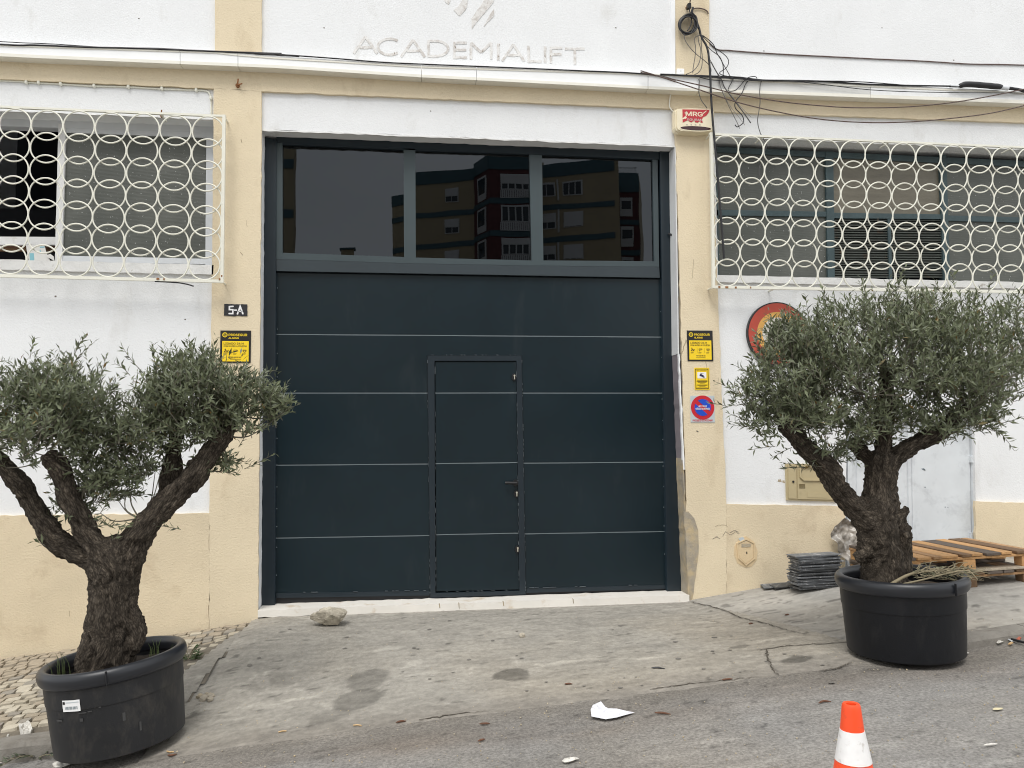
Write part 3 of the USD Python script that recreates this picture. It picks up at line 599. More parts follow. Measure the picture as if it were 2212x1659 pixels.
a = at(1113.5, 1043, YD)
part("lock_plate", extrude_xz(affinity.scale(Point(a[0], a[2]).buffer(.5, 16), .05, .062), YD-.016, YD-.002), black_metal, G)
b = at(1090, 1042.6, YD)
part("handle", join([tube(np.array([[a[0], YD-.01, a[2]], [a[0], YD-.055, a[2]]]), .012, 10), tube(np.array([[a[0]+.006, YD-.055, a[2]], [b[0]+.02, YD-.058, b[2]], [b[0], YD-.052, b[2]-.001]]), .0145, 10)]), black_metal, G, smooth=40)
scr = []
for k in range(14):
    yy = 625+k*47
    for xx in (599.6-(yy-600)*.003, 1426+(yy-600)*.0155):
        if r.random() < .75: p = at(xx, yy+r.uniform(-8, 8), YD); scr.append(boxm(p[0], YD-.002, p[2], .006, .006, .008))
part("screw_heads", join(scr), seam_grey, G, kind="stuff")

# ---- windows
YF = 0.22
LW = group_of(B, "window", "left sliding window standing half open")
W1 = lambda pts, y0, y1, nm, mat, amp=0.0: part(nm, slab([c1(*p) for p in pts], y0, y1, amp=amp), mat, LW)
part("lintel_edge", slab([c1(-2600, 520), c1(1213, 672), c1(1213, 679), c1(-2600, 527)], YW-.006, .06, amp=.003), window_white, LW)
W1([(-2600, 575), (1215, 705), (1215, 752), (-2600, 640)], YF, YF+.1, "frame", window_alu)
W1([(1172, 748), (1214, 748), (1208, 1530), (1166, 1530)], YF-.002, YF+.1, "frame", window_alu)
W1([(332, 700), (372, 712), (350, 1530), (310, 1530)], YF-.004, YF+.07, "sash_stile", window_white)
W1([(372, 716), (1172, 745), (1172, 782), (372, 752)], YF+.006, YF+.05, "sash_rail", window_alu)
W1([(350, 1452), (1168, 1470), (1167, 1500), (348, 1488)], YF+.006, YF+.05, "sash_rail", window_alu)
W1([(369, 750), (1172, 780), (1168, 1472), (350, 1454)], YF+.02, YF+.026, "pane", ribbed_glass)
W1([(-2600, 1340), (-2600, 1290), (-2600, 1385), (318, 1390), (318, 1346), (0, 1344)][2:]+[(-2600, 1295)], YF+.05, YF+.09, "sash_rail", window_white)
W1([(-2600, 1340), (316, 1386), (314, 1408), (-2600, 1362)], YF+.1, YF+.16, "board", brown_wood)
W1([(-2600, 1370), (314, 1412), (313, 1428), (-2600, 1390)], YF+.13, YF+.17, "board", pine_dark)
W1([(-2600, 1400), (1214, 1506), (1210, 1560), (-2600, 1470)], YW-.03, YF+.12, "sill", peeling_white, .002)
RW = group_of(B, "window", "right window of painted green frames with ribbed panes and louvre")
W4 = lambda pts, y0, y1, nm, mat, amp=0.0: part(nm, slab([c4(*p) for p in pts], y0, y1, Y=YF, amp=amp), mat, RW)
part("lintel_edge", slab([c4(333, 50), c4(3900, 207), c4(3900, 214), c4(333, 57)], YW-.006, .06, amp=.003), window_white, RW)
W4([(300, 118), (3600, 270), (3600, 310), (300, 150)], YF, YF+.08, "frame", green_paint)
W4([(300, 128), (345, 128), (360, 930), (300, 930)], YF, YF+.08, "frame", green_paint)
W4([(1003, 150), (1050, 150), (1060, 930), (1018, 930)], YF-.006, YF+.07, "mullion", green_paint)
W4([(1695, 170), (1738, 170), (1760, 935), (1722, 935)], YF-.006, YF+.07, "mullion", green_paint)
W4([(2500, 180), (2545, 180), (2575, 960), (2530, 960)], YF-.006, YF+.07, "mullion", green_paint)
W4([(330, 503), (1022, 515), (1022, 545), (330, 538)], YF, YF+.07, "transom", green_paint)
W4([(1046, 521), (1712, 531), (1712, 560), (1046, 554)], YF, YF+.07, "transom", green_paint)
W4([(1740, 538), (3600, 585), (3600, 615), (1742, 570)], YF, YF+.07, "transom", green_paint)
for pts, mt in (([(340, 130), (1008, 158), (1022, 518), (345, 505)], ribbed_glass), ([(345, 535), (1022, 545), (1024, 925), (355, 925)], ribbed_glass), ([(1048, 160), (1698, 188), (1712, 533), (1050, 523)], ribbed_warm), ([(1738, 190), (2505, 225), (2530, 565), (1742, 540)], ribbed_glass), ([(1742, 568), (2535, 588), (2540, 950), (1758, 940)], ribbed_glass), ([(2545, 225), (3600, 270), (3600, 600), (2560, 580)], ribbed_glass), ([(2570, 600), (3600, 615), (3600, 980), (2575, 960)], ribbed_glass)):
    W4(pts, YF+.02, YF+.026, "pane", mt)
W4([(1010, 165), (1022, 165), (1032, 505), (1020, 515)], YF-.002, YF+.01, "bead", M("old_blue", (0.08, 0.115, 0.19), .6, .2, 8))
for k in range(24):
    yy = 564+k*15.0
    for xa, xb in ((1052+k*.35, 1392+k*.4), (1402+k*.4, 1716+k*.55)):
        p0, p1 = at(*c4(xa, yy), YF), at(*c4(xb, yy+ (2.5 if xa < 1300 else 2.5)), YF)
        v = []
        for p in (p0, p1):
            for dy, dz in ((0.0, 0.0), (0.045, 0.034), (0.045, 0.028), (0.0, -0.006)): v.append((p[0], YF+.01+dy, p[2]+dz))
        f = []
        for q in range(4): f += [(q, (q+1) % 4, 4+(q+1) % 4), (q, 4+(q+1) % 4, 4+q)]
        part("louvre_slat", trimesh.Trimesh(v, f, process=False), louvre_paint, RW)
W4([(1384, 558), (1402, 558), (1412, 925), (1394, 925)], YF+.002, YF+.05, "mullion", green_paint)
W4([(340, 905), (3600, 985), (3600, 1010), (350, 925)], YF, YF+.08, "frame", green_paint)
part("sill", slab([c4(345, 900), c4(3900, 985), c4(3900, 1020), c4(345, 943)], YW-.03, YF+.1, amp=.002), peeling_white, RW)

# ---- ring grilles
def grille(conv, TL, TR, BL, BR, ncol, c_from, c_to, rx, ry, Y, parent, bars, label):
    g = group_of(parent, "window_grille", label)
    for i in range(7):
        for j in range(c_from, c_to):
            u, v = j/(ncol-1), i/6
            c = (np.array(TL)*(1-u)+np.array(TR)*u)*(1-v)+(np.array(BL)*(1-u)+np.array(BR)*u)*v
            yy = Y-(.008 if i % 2 == 0 else -.006)
            rr = np.random.default_rng(i*50+j+len(label)); c = c+rr.normal(0, 1.5, 2); kx, ky = rr.normal(1, .012, 2)
            th = np.linspace(0, 2*np.pi, 40, endpoint=False)
            P = np.array([at(*conv(c[0]+rx*kx*math.cos(t), c[1]+ry*ky*math.sin(t)), yy) for t in th])
            part("ring", tube(P, .0068, 6, closed=True), grille_paint, g, smooth=True)
    for kb, (nm, a, b, w) in enumerate(bars):
        p, q = at(*conv(*a), Y), at(*conv(*b), Y); d = (q-p)/np.linalg.norm(q-p); nn = np.array([-d[2], 0, d[0]])*w/2
        part(nm, extrude_xz(Polygon([(p+nn)[[0, 2]], (q+nn)[[0, 2]], (q-nn)[[0, 2]], (p-nn)[[0, 2]]]), Y-.016+kb*.0022, Y+.016-kb*.0022), grille_paint, g)
    return g
GY = -0.115
g1 = grille(c1, (85, 705), (1180, 748), (60, 1472), (1163, 1507), 7, -5, 7, 89, 85, GY, B,
    [("frame_bar", (1274, 655), (1262, 1608), .026), ("frame_bar", (-900, 1544), (1268, 1599), .026), ("frame_bar", (-900, 571), (1280, 661), .018)], "left white grille of overlapping rings")
g2 = grille(c4, (398, 133), (2092, 205), (408, 887), (2135, 919), 12, 0, 17, 76.5, 81, GY, B,
    [("frame_bar", (308, 36), (322, 982), .026), ("frame_bar", (313, 974), (3300, 1022), .026), ("frame_bar", (297, 44), (3300, 172), .018)], "right white grille of overlapping rings")
def bracket(conv, a, g, dx=0.0):
    p = at(*conv(*a), GY); part("bracket", tube(np.array([[p[0]+dx, GY, p[2]], [p[0]+dx, YW+.01, p[2]]]), .008, 6), grille_paint, g)
for a in ((1276, 664), (1262, 1600), (-700, 580), (915, 650), (-300, 1560)): bracket(c1, a, g1)
for a in ((306, 44), (318, 975), (620, 62), (1395, 92), (2145, 126), (700, 982), (1600, 1000)): bracket(c4, a, g2)
for conv, pts, g in ((c1, [(1250, 1588, 9), (900, 1586, 16), (935, 1588, 8), (1262, 1570, 7)], g1), (c4, [(355, 975, 14), (400, 976, 20), (455, 978, 12), (545, 978, 6)], g2)):
    for q, (xx, yy, w) in enumerate(pts):
        p = at(*conv(xx, yy), GY); s = w*.0014
        part("rust_patch", boxm(p[0], GY-.0165, p[2], s, .004, .016), rust, g)

# ---- white metal double door on the right
Dg = group_of(B, "metal_door", "white painted metal double door")
def dd(pts, y0, y1, nm, mat=metal_door_white): part(nm, slab(pts, y0, y1, Y=.08), mat, Dg)
dd([(1830, 900), (1838, 900), (1838, 1290), (1828, 1290)], .06, .16, "door_frame"); dd([(2096, 900), (2103, 900), (2110, 1290), (2103, 1290)], .06, .16, "door_frame")
dd([(1838, 900), (1962, 900), (1966, 1290), (1838, 1290)], .10, .14, "door_leaf"); dd([(1975, 900), (2095, 900), (2102, 1290), (1979, 1290)], .09, .14, "door_leaf")
dd([(1961, 900), (1968.5, 900), (1973, 1290), (1966, 1290)], .085, .135, "cover_strip"); dd([(1969, 900), (1975, 900), (1979, 1290), (1973, 1290)], .078, .135, "cover_strip")
dd([(1852, 915), (1854.5, 915), (1855, 1285), (1852.5, 1285)], .094, .11, "fold_line")
for yy in (985, 1150): dd([(2094, yy), (2100, yy), (2100.3, yy+14), (2094.3, yy+14)], .05, .10, "hinge")
for px, py, s in ((1990, 1012, 6), (1994, 1014, 4), (1996, 1052, 3), (2040, 1095, 2.5), (2046, 1096, 2)):
    part("paint_chip", slab([(px, py), (px+s, py-1), (px+s*1.3, py+s*.8), (px+s*.4, py+s*.5)], .0885, .0955, Y=.09), seam_grey, Dg)

# ------------------------------------------------------------------ marks of removed lettering above the door
T = thing("lettering_mark", "faint glue marks of removed letters and slanted logo strokes above the door", "lettering")
def letter_shape(ch, x0_, yb, w, h):
    """One wide letter as strokes in pixels: returns shapely geometry in pixel space (y down)."""
    s = h*.145; L = lambda *p: LineString([(x0_+a*w, yb-b*h) for a, b in p]).buffer(s/2, cap_style=2, join_style=2)
    if ch == "A": return unary_union([L((0, 0), (.5, 1)), L((.5, 1), (1, 0)), L((.24, .36), (.76, .36))])
    if ch == "C": return LineString([(x0_+w*(.56+.56*math.cos(t)), yb-h*(.5+.46*math.sin(t))) for t in np.linspace(.85, 2*np.pi-.85, 24)]).buffer(s/2, cap_style=2)
    if ch == "D": return unary_union([L((.06, 0), (.06, 1)), LineString([(x0_+w*(.06), yb-h*.96)]+[(x0_+w*(.38+.58*math.cos(t)), yb-h*(.5+.46*math.sin(t))) for t in np.linspace(1.45, -1.45, 18)]+[(x0_+w*.06, yb-h*.04)]).buffer(s/2, cap_style=2)])
    if ch == "E": return unary_union([L((.08, 0), (.08, 1)), L((0, .95), (1, .95)), L((.08, .52), (.95, .52)), L((0, .05), (1, .05))])
    if ch == "M": return unary_union([L((.04, 0), (.04, 1)), L((.04, 1), (.5, .42)), L((.5, .42), (.96, 1)), L((.96, 1), (.96, 0))])
    if ch == "I": return L((.5, 0), (.5, 1))
    if ch == "L": return unary_union([L((.08, 0), (.08, 1)), L((0, .05), (1, .05))])
    if ch == "F": return unary_union([L((.08, 0), (.08, 1)), L((0, .95), (1, .95)), L((.08, .55), (.95, .55))])
    if ch == "T": return unary_union([L((.5, 0), (.5, 1)), L((0, .95), (1, .95))])
cx = lambda x, y: (548.6*0+740.6+x*.24804, 54.86+y*.24804)       # crop origin 1350,100 scale 2.212
spec = [("A", 95, 300, 245, 100, 3), ("C", 305, 490, 262, 112, 0), ("A", 508, 715, 275, 128, 0), ("D", 735, 925, 275, 130, 0), ("E", 962, 1080, 288, 146, 0), ("M", 1108, 1300, 296, 152, 0), ("I", 1338, 1370, 305, 158, 0), ("A", 1388, 1580, 312, 168, 0), ("L", 1608, 1730, 322, 178, 0), ("I", 1745, 1778, 326, 184, 0), ("F", 1803, 1910, 332, 190, 0), ("T", 1935, 2105, 342, 198, 0)]
def px_plate(geom, y0, y1):
    out = []
    for g in getattr(geom, "geoms", [geom]):
        g = g.simplify(.3); e = xz(list(g.exterior.coords)[:-1], YW); hs = [xz(list(h.coords)[:-1], YW) for h in g.interiors]
        out.append(extrude_xz(Polygon(rough(e, .02, .0016, 5), hs).buffer(0), y0, y1))
    return join(out)
for q, (ch, xa, xb, yb, yt, _) in enumerate(spec):
    a, b = cx(xa, yb), cx(xb, yt)
    sh = letter_shape(ch, a[0], a[1], b[0]-a[0], a[1]-b[1])
    part("letter", px_plate(sh, YW-.004, YW+.002), glue, T)
    rr = np.random.default_rng(q+40)
    for k in range(3):
        g = sh.bounds; pt = Point(rr.uniform(g[0], g[2]), rr.uniform(g[1], g[3])).buffer(rr.uniform(.9, 1.8), 3)
        if pt.intersection(sh).area > .6*pt.area: part("glue_spot", px_plate(pt, YW-.0065, YW-.002), M("glue_brown", (0.36, 0.31, 0.27), .9, .3, 30) if q == 0 and k == 0 or not stage.GetPrimAtPath("/World/Looks/glue_brown") else "/World/Looks/glue_brown", T)
cl = lambda x, y: (932.6+x*.0992, y*.0992)                       # crop origin 1700,0 scale 5.53
for pts in ([(250, -150), (350, -150), (410, 10), (370, 100), (290, 40)], [(480, 220), (560, 150), (720, -60), (790, -30), (770, 160), (620, 350), (570, 330)], [(865, 400), (1150, 0), (1260, -150), (1400, -150), (1340, 60), (920, 560), (870, 635)], [(1130, 580), (1200, 440), (1350, 190), (1360, 330), (1290, 420)]):
    part("logo_stroke", px_plate(Polygon([cl(*p) for p in pts]), YW-.004, YW+.002), glue, T)

# ------------------------------------------------------------------ signs
def text(s, h, mat, x, z, y, parent, width=None, bold=False, center=False, name="lettering"):
    t = meshkit.text_mesh(s, h, 0.0012, bold); v = t.vertices.copy()
    w = v[:, 0].max()-v[:, 0].min(); k = (width/w) if width else 1.0
    v[:, 0] = (v[:, 0]-v[:, 0].min())*k
    if center: v[:, 0] -= w*k/2
    part(name, trimesh.Trimesh(np.stack([x+v[:, 0], y-v[:, 2], z+v[:, 1]], 1), t.faces, process=False), mat, parent)
def plate(name, l, t, r_, b, y0, y1, mat, parent, rad=0.0):
    g = sbox(l, b, r_, t)
    if rad: g = g.buffer(-rad).buffer(rad, 6)
    part(name, extrude_xz(g, y0, y1), mat, parent)
N5 = thing("house_number_sign", "small black house number plate reading 5-A on yellow pilaster", "sign")
p0, p1 = at(484.5, 657), at(534.5, 682.5); W, H = p1[0]-p0[0], p0[2]-p1[2]
part("plate", extrude_xz(Polygon(rough([(p0[0], p1[2]), (p1[0], p1[2]-.002), (p1[0]-.002, p0[2]), (p0[0], p0[2])], .02, .0015, 2)), -.006, .002), plate_black, N5)
def seg(pts, w, nm="numeral"):
    part(nm, extrude_xz(LineString([(p0[0]+a*W, p1[2]+b*H) for a, b in pts]).buffer(w, cap_style=1, join_style=2), -.0085, -.005), sign_white, N5)
seg([(.39, .80), (.23, .78), (.23, .52), (.38, .52), (.38, .18), (.22, .18)], .006); seg([(.455, .48), (.53, .48)], .0055); seg([(.58, .16), (.69, .80), (.81, .18)], .0065); seg([(.63, .37), (.76, .37)], .005)
def alarm_sign(l, t, r_, b, label):
    S = thing("alarm_sign", label, "sign")
    p0, p1 = at(l, t), at(r_, b); W, H = p1[0]-p0[0], p0[2]-p1[2]; X = lambda u: p0[0]+u*W; Z = lambda v: p0[2]-v*H
    plate("plate", p0[0], p0[2], p1[0], p1[2], -.006, .002, sign_black, S)
    plate("yellow_panel", X(.065), Z(.325), X(.935), Z(.955), -.0075, -.0055, sign_yellow, S)
    c = Point(X(.15), Z(.135)); part("emblem", extrude_xz(c.buffer(.083*W).difference(c.buffer(.06*W)), -.0075, -.0055), sign_yellow, S)
    part("emblem", extrude_xz(c.buffer(.05*W).difference(LineString([(X(.10), Z(.165)), (X(.20), Z(.105))]).buffer(.008*W)), -.0075, -.0055), M("sign_olive", (0.33, 0.25, 0.02), .5, .1, 9) if not stage.GetPrimAtPath("/World/Looks/sign_olive") else "/World/Looks/sign_olive", S)
    text("PROSEGUR", .068*H, sign_yellow, X(.27), Z(.17), -.0055, S, .61*W, True); text("ALARMS", .052*H, sign_yellow, X(.27), Z(.26), -.0055, S, .34*W, True)
    text("LIGADO 24 H", .06*H, sign_text_dark, X(.115), Z(.435), -.0075, S, .65*W, True); text("COM AVISO A POLÍCIA", .045*H, sign_text_dark, X(.115), Z(.505), -.0075, S, .76*W, True)
    def ic(g, nm="pictogram"): part(nm, extrude_xz(g, -.0088, -.007), sign_text_dark, S)
    ic(unary_union([Point(X(.17), Z(.585)).buffer(.022*W), LineString([(X(.14), Z(.65)), (X(.19), Z(.62)), (X(.24), Z(.655))]).buffer(.014*W), LineString([(X(.14), Z(.67)), (X(.27), Z(.67))]).buffer(.007*W), LineString([(X(.22), Z(.64)), (X(.27), Z(.62))]).buffer(.012*W)]))
    ic(sbox(X(.44), Z(.645), X(.53), Z(.595)).difference(sbox(X(.455), Z(.632), X(.515), Z(.608))).union(LineString([(X(.53), Z(.60)), (X(.57), Z(.61)), (X(.55), Z(.635))]).buffer(.008*W)).union(LineString([(X(.46), Z(.65)), (X(.46), Z(.675))]).buffer(.01*W)))
    ic(Polygon([(X(.74), Z(.595)), (X(.86), Z(.595)), (X(.855), Z(.65)), (X(.80), Z(.685)), (X(.745), Z(.65))]).difference(Polygon([(X(.765), Z(.62)), (X(.835), Z(.62)), (X(.83), Z(.645)), (X(.80), Z(.665)), (X(.77), Z(.645))])))
    for u in (.37, .655): ic(sbox(X(u), Z(.74), X(u+.004), Z(.58)), "divider")
    for u in (.155, .455, .755):
        for v in (.71, .735): ic(sbox(X(u-.03), Z(v+.008), X(u+.09-(v > .72)*.02), Z(v)), "small_print")
    text("707 20 55 40", .042*H, sign_text_dark, X(.33), Z(.85), -.0075, S, .36*W, True); ic(sbox(X(.33), Z(.893), X(.69), Z(.882)), "small_print")
alarm_sign(476.5, 714, 541.5, 784, "black and yellow alarm sign left of the door, its foot crossed by olive leaves")
alarm_sign(1483.5, 714, 1540.5, 780, "fully visible black and yellow alarm sign right of the door, topmost of three signs")
C = thing("camera_sign", "small yellow video surveillance sign between alarm sign and no parking sign", "sign")
p0, p1 = at(1499.5, 794.5), at(1533, 842); W, H = p1[0]-p0[0], p0[2]-p1[2]; X = lambda u: p0[0]+u*W; Z = lambda v: p0[2]-v*H
plate("plate", p0[0], p0[2], p1[0], p1[2], -.005, .002, sign_yellow, C, .006)
part("border", extrude_xz(sbox(X(.045), Z(.96), X(.93), Z(.045)).buffer(-.006).buffer(.006).difference(sbox(X(.085), Z(.93), X(.89), Z(.075)).buffer(-.006).buffer(.006)), -.0062, -.0045), sign_text_dark, C)
plate("white_panel", X(.19), Z(.20), X(.78), Z(.48), -.0065, -.0045, sign_white, C)
navy = M("sign_navy", (0.015, 0.015, 0.05), .4, .1, 9)
part("camera_pictogram", extrude_xz(unary_union([affinity.rotate(sbox(X(.34), Z(.40), X(.60), Z(.31)), -22), affinity.rotate(sbox(X(.55), Z(.45), X(.66), Z(.39)), -22), sbox(X(.45), Z(.32), X(.48), Z(.25)), sbox(X(.36), Z(.265), X(.60), Z(.255))]), -.008, -.006), navy, C)
text("ZONA VIDEOVIGIADA", .03*H, sign_text_dark, X(.13), Z(.15), -.005, C, .70*W, True)
for k, (v, a, b) in enumerate(((.57, .16, .84), (.60, .12, .86), (.63, .17, .82), (.66, .22, .78), (.69, .34, .66), (.77, .14, .86), (.80, .18, .84), (.83, .30, .70))): plate("small_print", X(a), Z(v), X(b), Z(v+.016), -.0062, -.0045, sign_text_dark, C)
plate("small_print", X(.1), Z(.90), X(.86), Z(.912), -.0062, -.0045, sign_text_dark, C)
S = thing("no_parking_sign", "square grey plate with red and blue no parking roundel, lowest of three signs", "sign")
p0, p1 = at(1491.5, 855), at(1543, 912); W, H = p1[0]-p0[0], p0[2]-p1[2]
part("plate", extrude_xz(Polygon([(at(1491, 855)[0], at(1491, 855)[2]), (at(1542.5, 855)[0], at(1542.5, 855)[2]), (at(1544, 912.5)[0], at(1544, 912.5)[2]), (at(1492, 912.5)[0], at(1492, 912.5)[2])]), -.005, .002), sign_grey, S)
cc = at(1517.3, 880.3); R0 = at(1542.3, 880)[0]-cc[0]
ci = Point(cc[0], cc[2]); part("red_ring", extrude_xz(ci.buffer(R0, 32), -.0065, -.0045), sign_red, S)
bar = affinity.rotate(sbox(cc[0]-2*R0, cc[2]-.17*R0, cc[0]+2*R0, cc[2]+.17*R0), -41, origin=(cc[0], cc[2]))
part("blue_field", extrude_xz(ci.buffer(.70*R0, 32).difference(bar), -.008, -.006), sign_blue, S)
text("ART. 50 DO", .016, sign_white, cc[0], cc[2]+.004, -.0085, S, .72*R0, True, True); text("CÓDIGO DA ESTRADA", .016, sign_white, cc[0], cc[2]-.020, -.0085, S, 1.22*R0, True, True)
text("PROIBIDO ESTACIONAR", .0165, sign_red, (at(1496, 910)[0]), at(1496, 910.3)[2], -.005, S, .86*W, True)

# faded round road sign half hidden by the right tree
S = thing("round_sign", "faded round red sign on white wall half hidden by olive leaves", "sign")
cc = at(1680, 721); R0 = at(1744, 721)[0]-cc[0]; ci = Point(cc[0], cc[2])
part("back_plate", extrude_xz(ci.buffer(R0*1.02, 40), -.004, .03), sign_black, S)
part("red_ring", extrude_xz(ci.buffer(R0*.98, 40).difference(ci.buffer(R0*.70, 40)), -.006, -.003), old_red, S)
part("orange_ring", extrude_xz(ci.buffer(R0*.70, 40).difference(ci.buffer(R0*.52, 40)), -.006, -.003), old_orange, S)
part("white_field", extrude_xz(ci.buffer(R0*.52, 40), -.006, -.003), litter_white, S)
part("pictogram", extrude_xz(unary_union([sbox(cc[0]-.3*R0, cc[2]-.10*R0, cc[0]+.3*R0, cc[2]+.12*R0), sbox(cc[0]-.18*R0, cc[2]+.1*R0, cc[0]+.18*R0, cc[2]+.28*R0)]), -.008, -.005), sign_black, S)
part("stand_off", boxm(cc[0], .02, cc[2], .05, .045, .05), cable_grey, S)

# ------------------------------------------------------------------ alarm siren box
A = thing("alarm_box", "cream alarm siren box with torn red sticker above right pilaster", "alarm box")
ca = lambda x, y: (1426.4+x*.0744, 208.5+y*.0744)
body = Polygon(xz([ca(410, 400), ca(480, 345), ca(900, 328), ca(1420, 352), ca(1545, 370), ca(1580, 440), ca(1575, 960), ca(1520, 1020), ca(1000, 1062), ca(560, 1030), ca(450, 980), ca(415, 900)], -.08)).buffer(.012).buffer(-.012)
lay = []
for k, (y, s) in enumerate(((0.0, 1.0), (-.05, 1.0), (-.075, .97), (-.09, .90))):
    g = affinity.scale(body, s, s if k < 3 else .93)
    lay.append((y, g))
prev = None; ms = []
for (ya, ga), (yb, gb) in zip(lay[:-1], lay[1:]): ms.append(extrude_xz(ga if yb > -.06 else gb, yb, ya+.0005))
part("housing", join(ms), alarm_cream, A)
YA = -.0905
part("lens", extrude_xz(affinity.scale(Point(at(*ca(1030, 925), YA)[0], at(*ca(1030, 925), YA)[2]).buffer(1, 24), at(*ca(1475, 925), YA)[0]-at(*ca(1030, 925), YA)[0], at(*ca(1030, 865), YA)[2]-at(*ca(1030, 925), YA)[2]), YA-.004, YA+.004), lens_dark, A)
part("lens_rim", extrude_xz(affinity.scale(Point(at(*ca(1030, 940), YA)[0], at(*ca(1030, 940), YA)[2]).buffer(1, 24), (at(*ca(1475, 925), YA)[0]-at(*ca(1030, 925), YA)[0])*1.06, (at(*ca(1030, 865), YA)[2]-at(*ca(1030, 925), YA)[2])*1.25).buffer(0), YA-.0022, YA+.003), alarm_cream, A)
red = Polygon([ca(*p) for p in ((640, 372), (1425, 388), (1400, 470), (1330, 560), (1235, 605), (1205, 690), (1235, 755), (1165, 760), (1170, 700), (1080, 760), (1010, 745), (990, 690), (900, 752), (870, 740), (790, 690), (650, 755))])
def apx(g, y0, y1, nm, mat): part(nm, join([extrude_xz(Polygon(xz(list(q.exterior.coords)[:-1], YA)).buffer(0), y0, y1) for q in getattr(g, "geoms", [g])]), mat, A)
apx(red, YA-.0022, YA+.001, "sticker", alarm_red)
tears = [[(640, 640), (700, 590), (760, 560), (740, 590), (770, 600), (740, 650), (690, 650), (650, 670)], [(1240, 480), (1340, 405), (1330, 440), (1290, 470), (1235, 520)], [(700, 480), (760, 420), (745, 470), (720, 500)]]
for t in tears: apx(Polygon([ca(*p) for p in t]), YA-.0032, YA-.001, "tear", alarm_cream)
q = at(*ca(735, 560), YA); text("MRG", .040, alarm_cream, q[0], q[2], YA-.002, A, at(*ca(1230, 500), YA)[0]-q[0], True)
q = at(*ca(790, 700), YA); text("EGURAN", .021, litter_white, q[0], q[2], YA-.002, A, at(*ca(1220, 700), YA)[0]-q[0])
for k in range(4):
    q = at(*ca(755+k*125, 832), YA); part("faded_print", boxm(q[0]+.006, YA-.0008, q[2]+.006, .013, .002, .011), M("faded_print", (0.45, 0.42, 0.36), .7, .1, 9) if k == 0 else "/World/Looks/faded_print", A)
JB = thing("junction_box", "small white plastic junction box on top of cornice", "junction box")
a, b = at(1463, 147.5, -.03), at(1478.5, 159.5, -.03)
part("housing", boxm((a[0]+b[0])/2, 0.0, (a[2]+b[2])/2, b[0]-a[0], .06, a[2]-b[2], .004), cornice_white, JB); part("lid_screw", boxm((a[0]+b[0])/2, -.031, (a[2]+b[2])/2, .006, .003, .006), seam_grey, JB)

# ------------------------------------------------------------------ gas cabinet, hexagonal cover, plastic sheet
Gc = thing("gas_cabinet", "tan metal meter cabinet set in white wall behind right olive branch", "cabinet")
cg = lambda x, y: (1673.3+x*.23148, 932.6+y*.23148)
def gg(pts, y0, y1, nm, mat=cabinet_tan, par=Gc): part(nm, slab([cg(*p) for p in pts], y0, y1, Y=0), mat, par)
gg([(108, 300), (606, 300), (606, 655), (118, 640)], .012, .05, "frame"); gg([(212, 312), (592, 312), (594, 636), (216, 628)], .002, .02, "door"); gg([(128, 312), (206, 312), (208, 626), (134, 624)], .004, .02, "side_panel")
part("lock", extrude_xz(Point(*at(*cg(175, 466))[[0, 2]]).buffer(.010), -.003, .005), black_metal, Gc)
for k in range(4): gg([(230, 488+k*11), (284, 490+k*11), (284, 495+k*11), (230, 493+k*11)], -.001, .003, "vent_slot", sign_text_dark)
ov = Polygon(xz([cg(235, 330), cg(560, 330), cg(560, 430), cg(530, 455), cg(270, 450), cg(238, 420)], 0)).buffer(.01).buffer(-.004)
part("window_rim", extrude_xz(ov.difference(ov.buffer(-.012)), -.012, .004), cabinet_tan, Gc); gg([(305, 565), (492, 575), (492, 618), (305, 612)], -.0005, .003, "embossed_panel")
H6 = thing("meter_cover", "cream hexagonal utility cover on yellow plinth beside the tile stack", "utility cover")
ch = lambda x, y: (1426.4+x*.3716, 1042.3+y*.3716)
part("backing", slab([ch(*p) for p in ((432, 370), (470, 320), (500, 312), (545, 345), (566, 400), (560, 450), (530, 488), (495, 494), (450, 470), (430, 420))], -.004, .001, amp=.003, seed=3), cover_cream, H6)
hx = Polygon(xz([ch(*p) for p in ((440, 352), (496, 326), (548, 352), (548, 442), (496, 482), (450, 440))], 0))
part("rim", extrude_xz(hx.difference(hx.buffer(-.010)), -.014, .0), cover_cream, H6); part("lid", extrude_xz(hx.buffer(-.013), -.009, .0), cover_cream, H6)
part("name_plate", slab([ch(472, 355), ch(526, 355), ch(526, 374), ch(472, 377)], -.012, -.008, Y=-.01), bare_concrete, H6); part("keyhole", slab([ch(499, 402), ch(505, 402), ch(506, 416), ch(500, 416)], -.0105, -.008, Y=-.01), black_metal, H6)
part("paint_fleck", slab([ch(455, 325), ch(480, 316), ch(490, 328), ch(466, 346)], -.006, -.003, amp=.002), sign_grey, H6)
# crumpled plastic hanging against the wall
cp = lambda x, y: (1673.3+x*.23148, 932.6+y*.23148)
outl = [(640, 800), (580, 845), (528, 940), (545, 1000), (580, 1040), (600, 1120), (660, 1200), (720, 1290), (770, 1280), (760, 900), (720, 850)]
pg = Polygon(xz([cp(*p) for p in outl], -.08)); mn = pg.bounds; pts = []
gx, gzv = np.meshgrid(np.linspace(mn[0], mn[2], 26), np.linspace(mn[1], mn[3], 46), indexing="ij")
from scipy.spatial import Delaunay
from shapely import contains_xy
inn = contains_xy(pg.buffer(-.004), gx.ravel(), gzv.ravel()); P2 = np.vstack([np.stack([gx.ravel()[inn], gzv.ravel()[inn]], 1), np.array(rough(list(pg.exterior.coords)[:-1], .02, .003, 1))])
tri = Delaunay(P2).simplices; cen = P2[tri].mean(1); tri = tri[contains_xy(pg, cen[:, 0], cen[:, 1])]
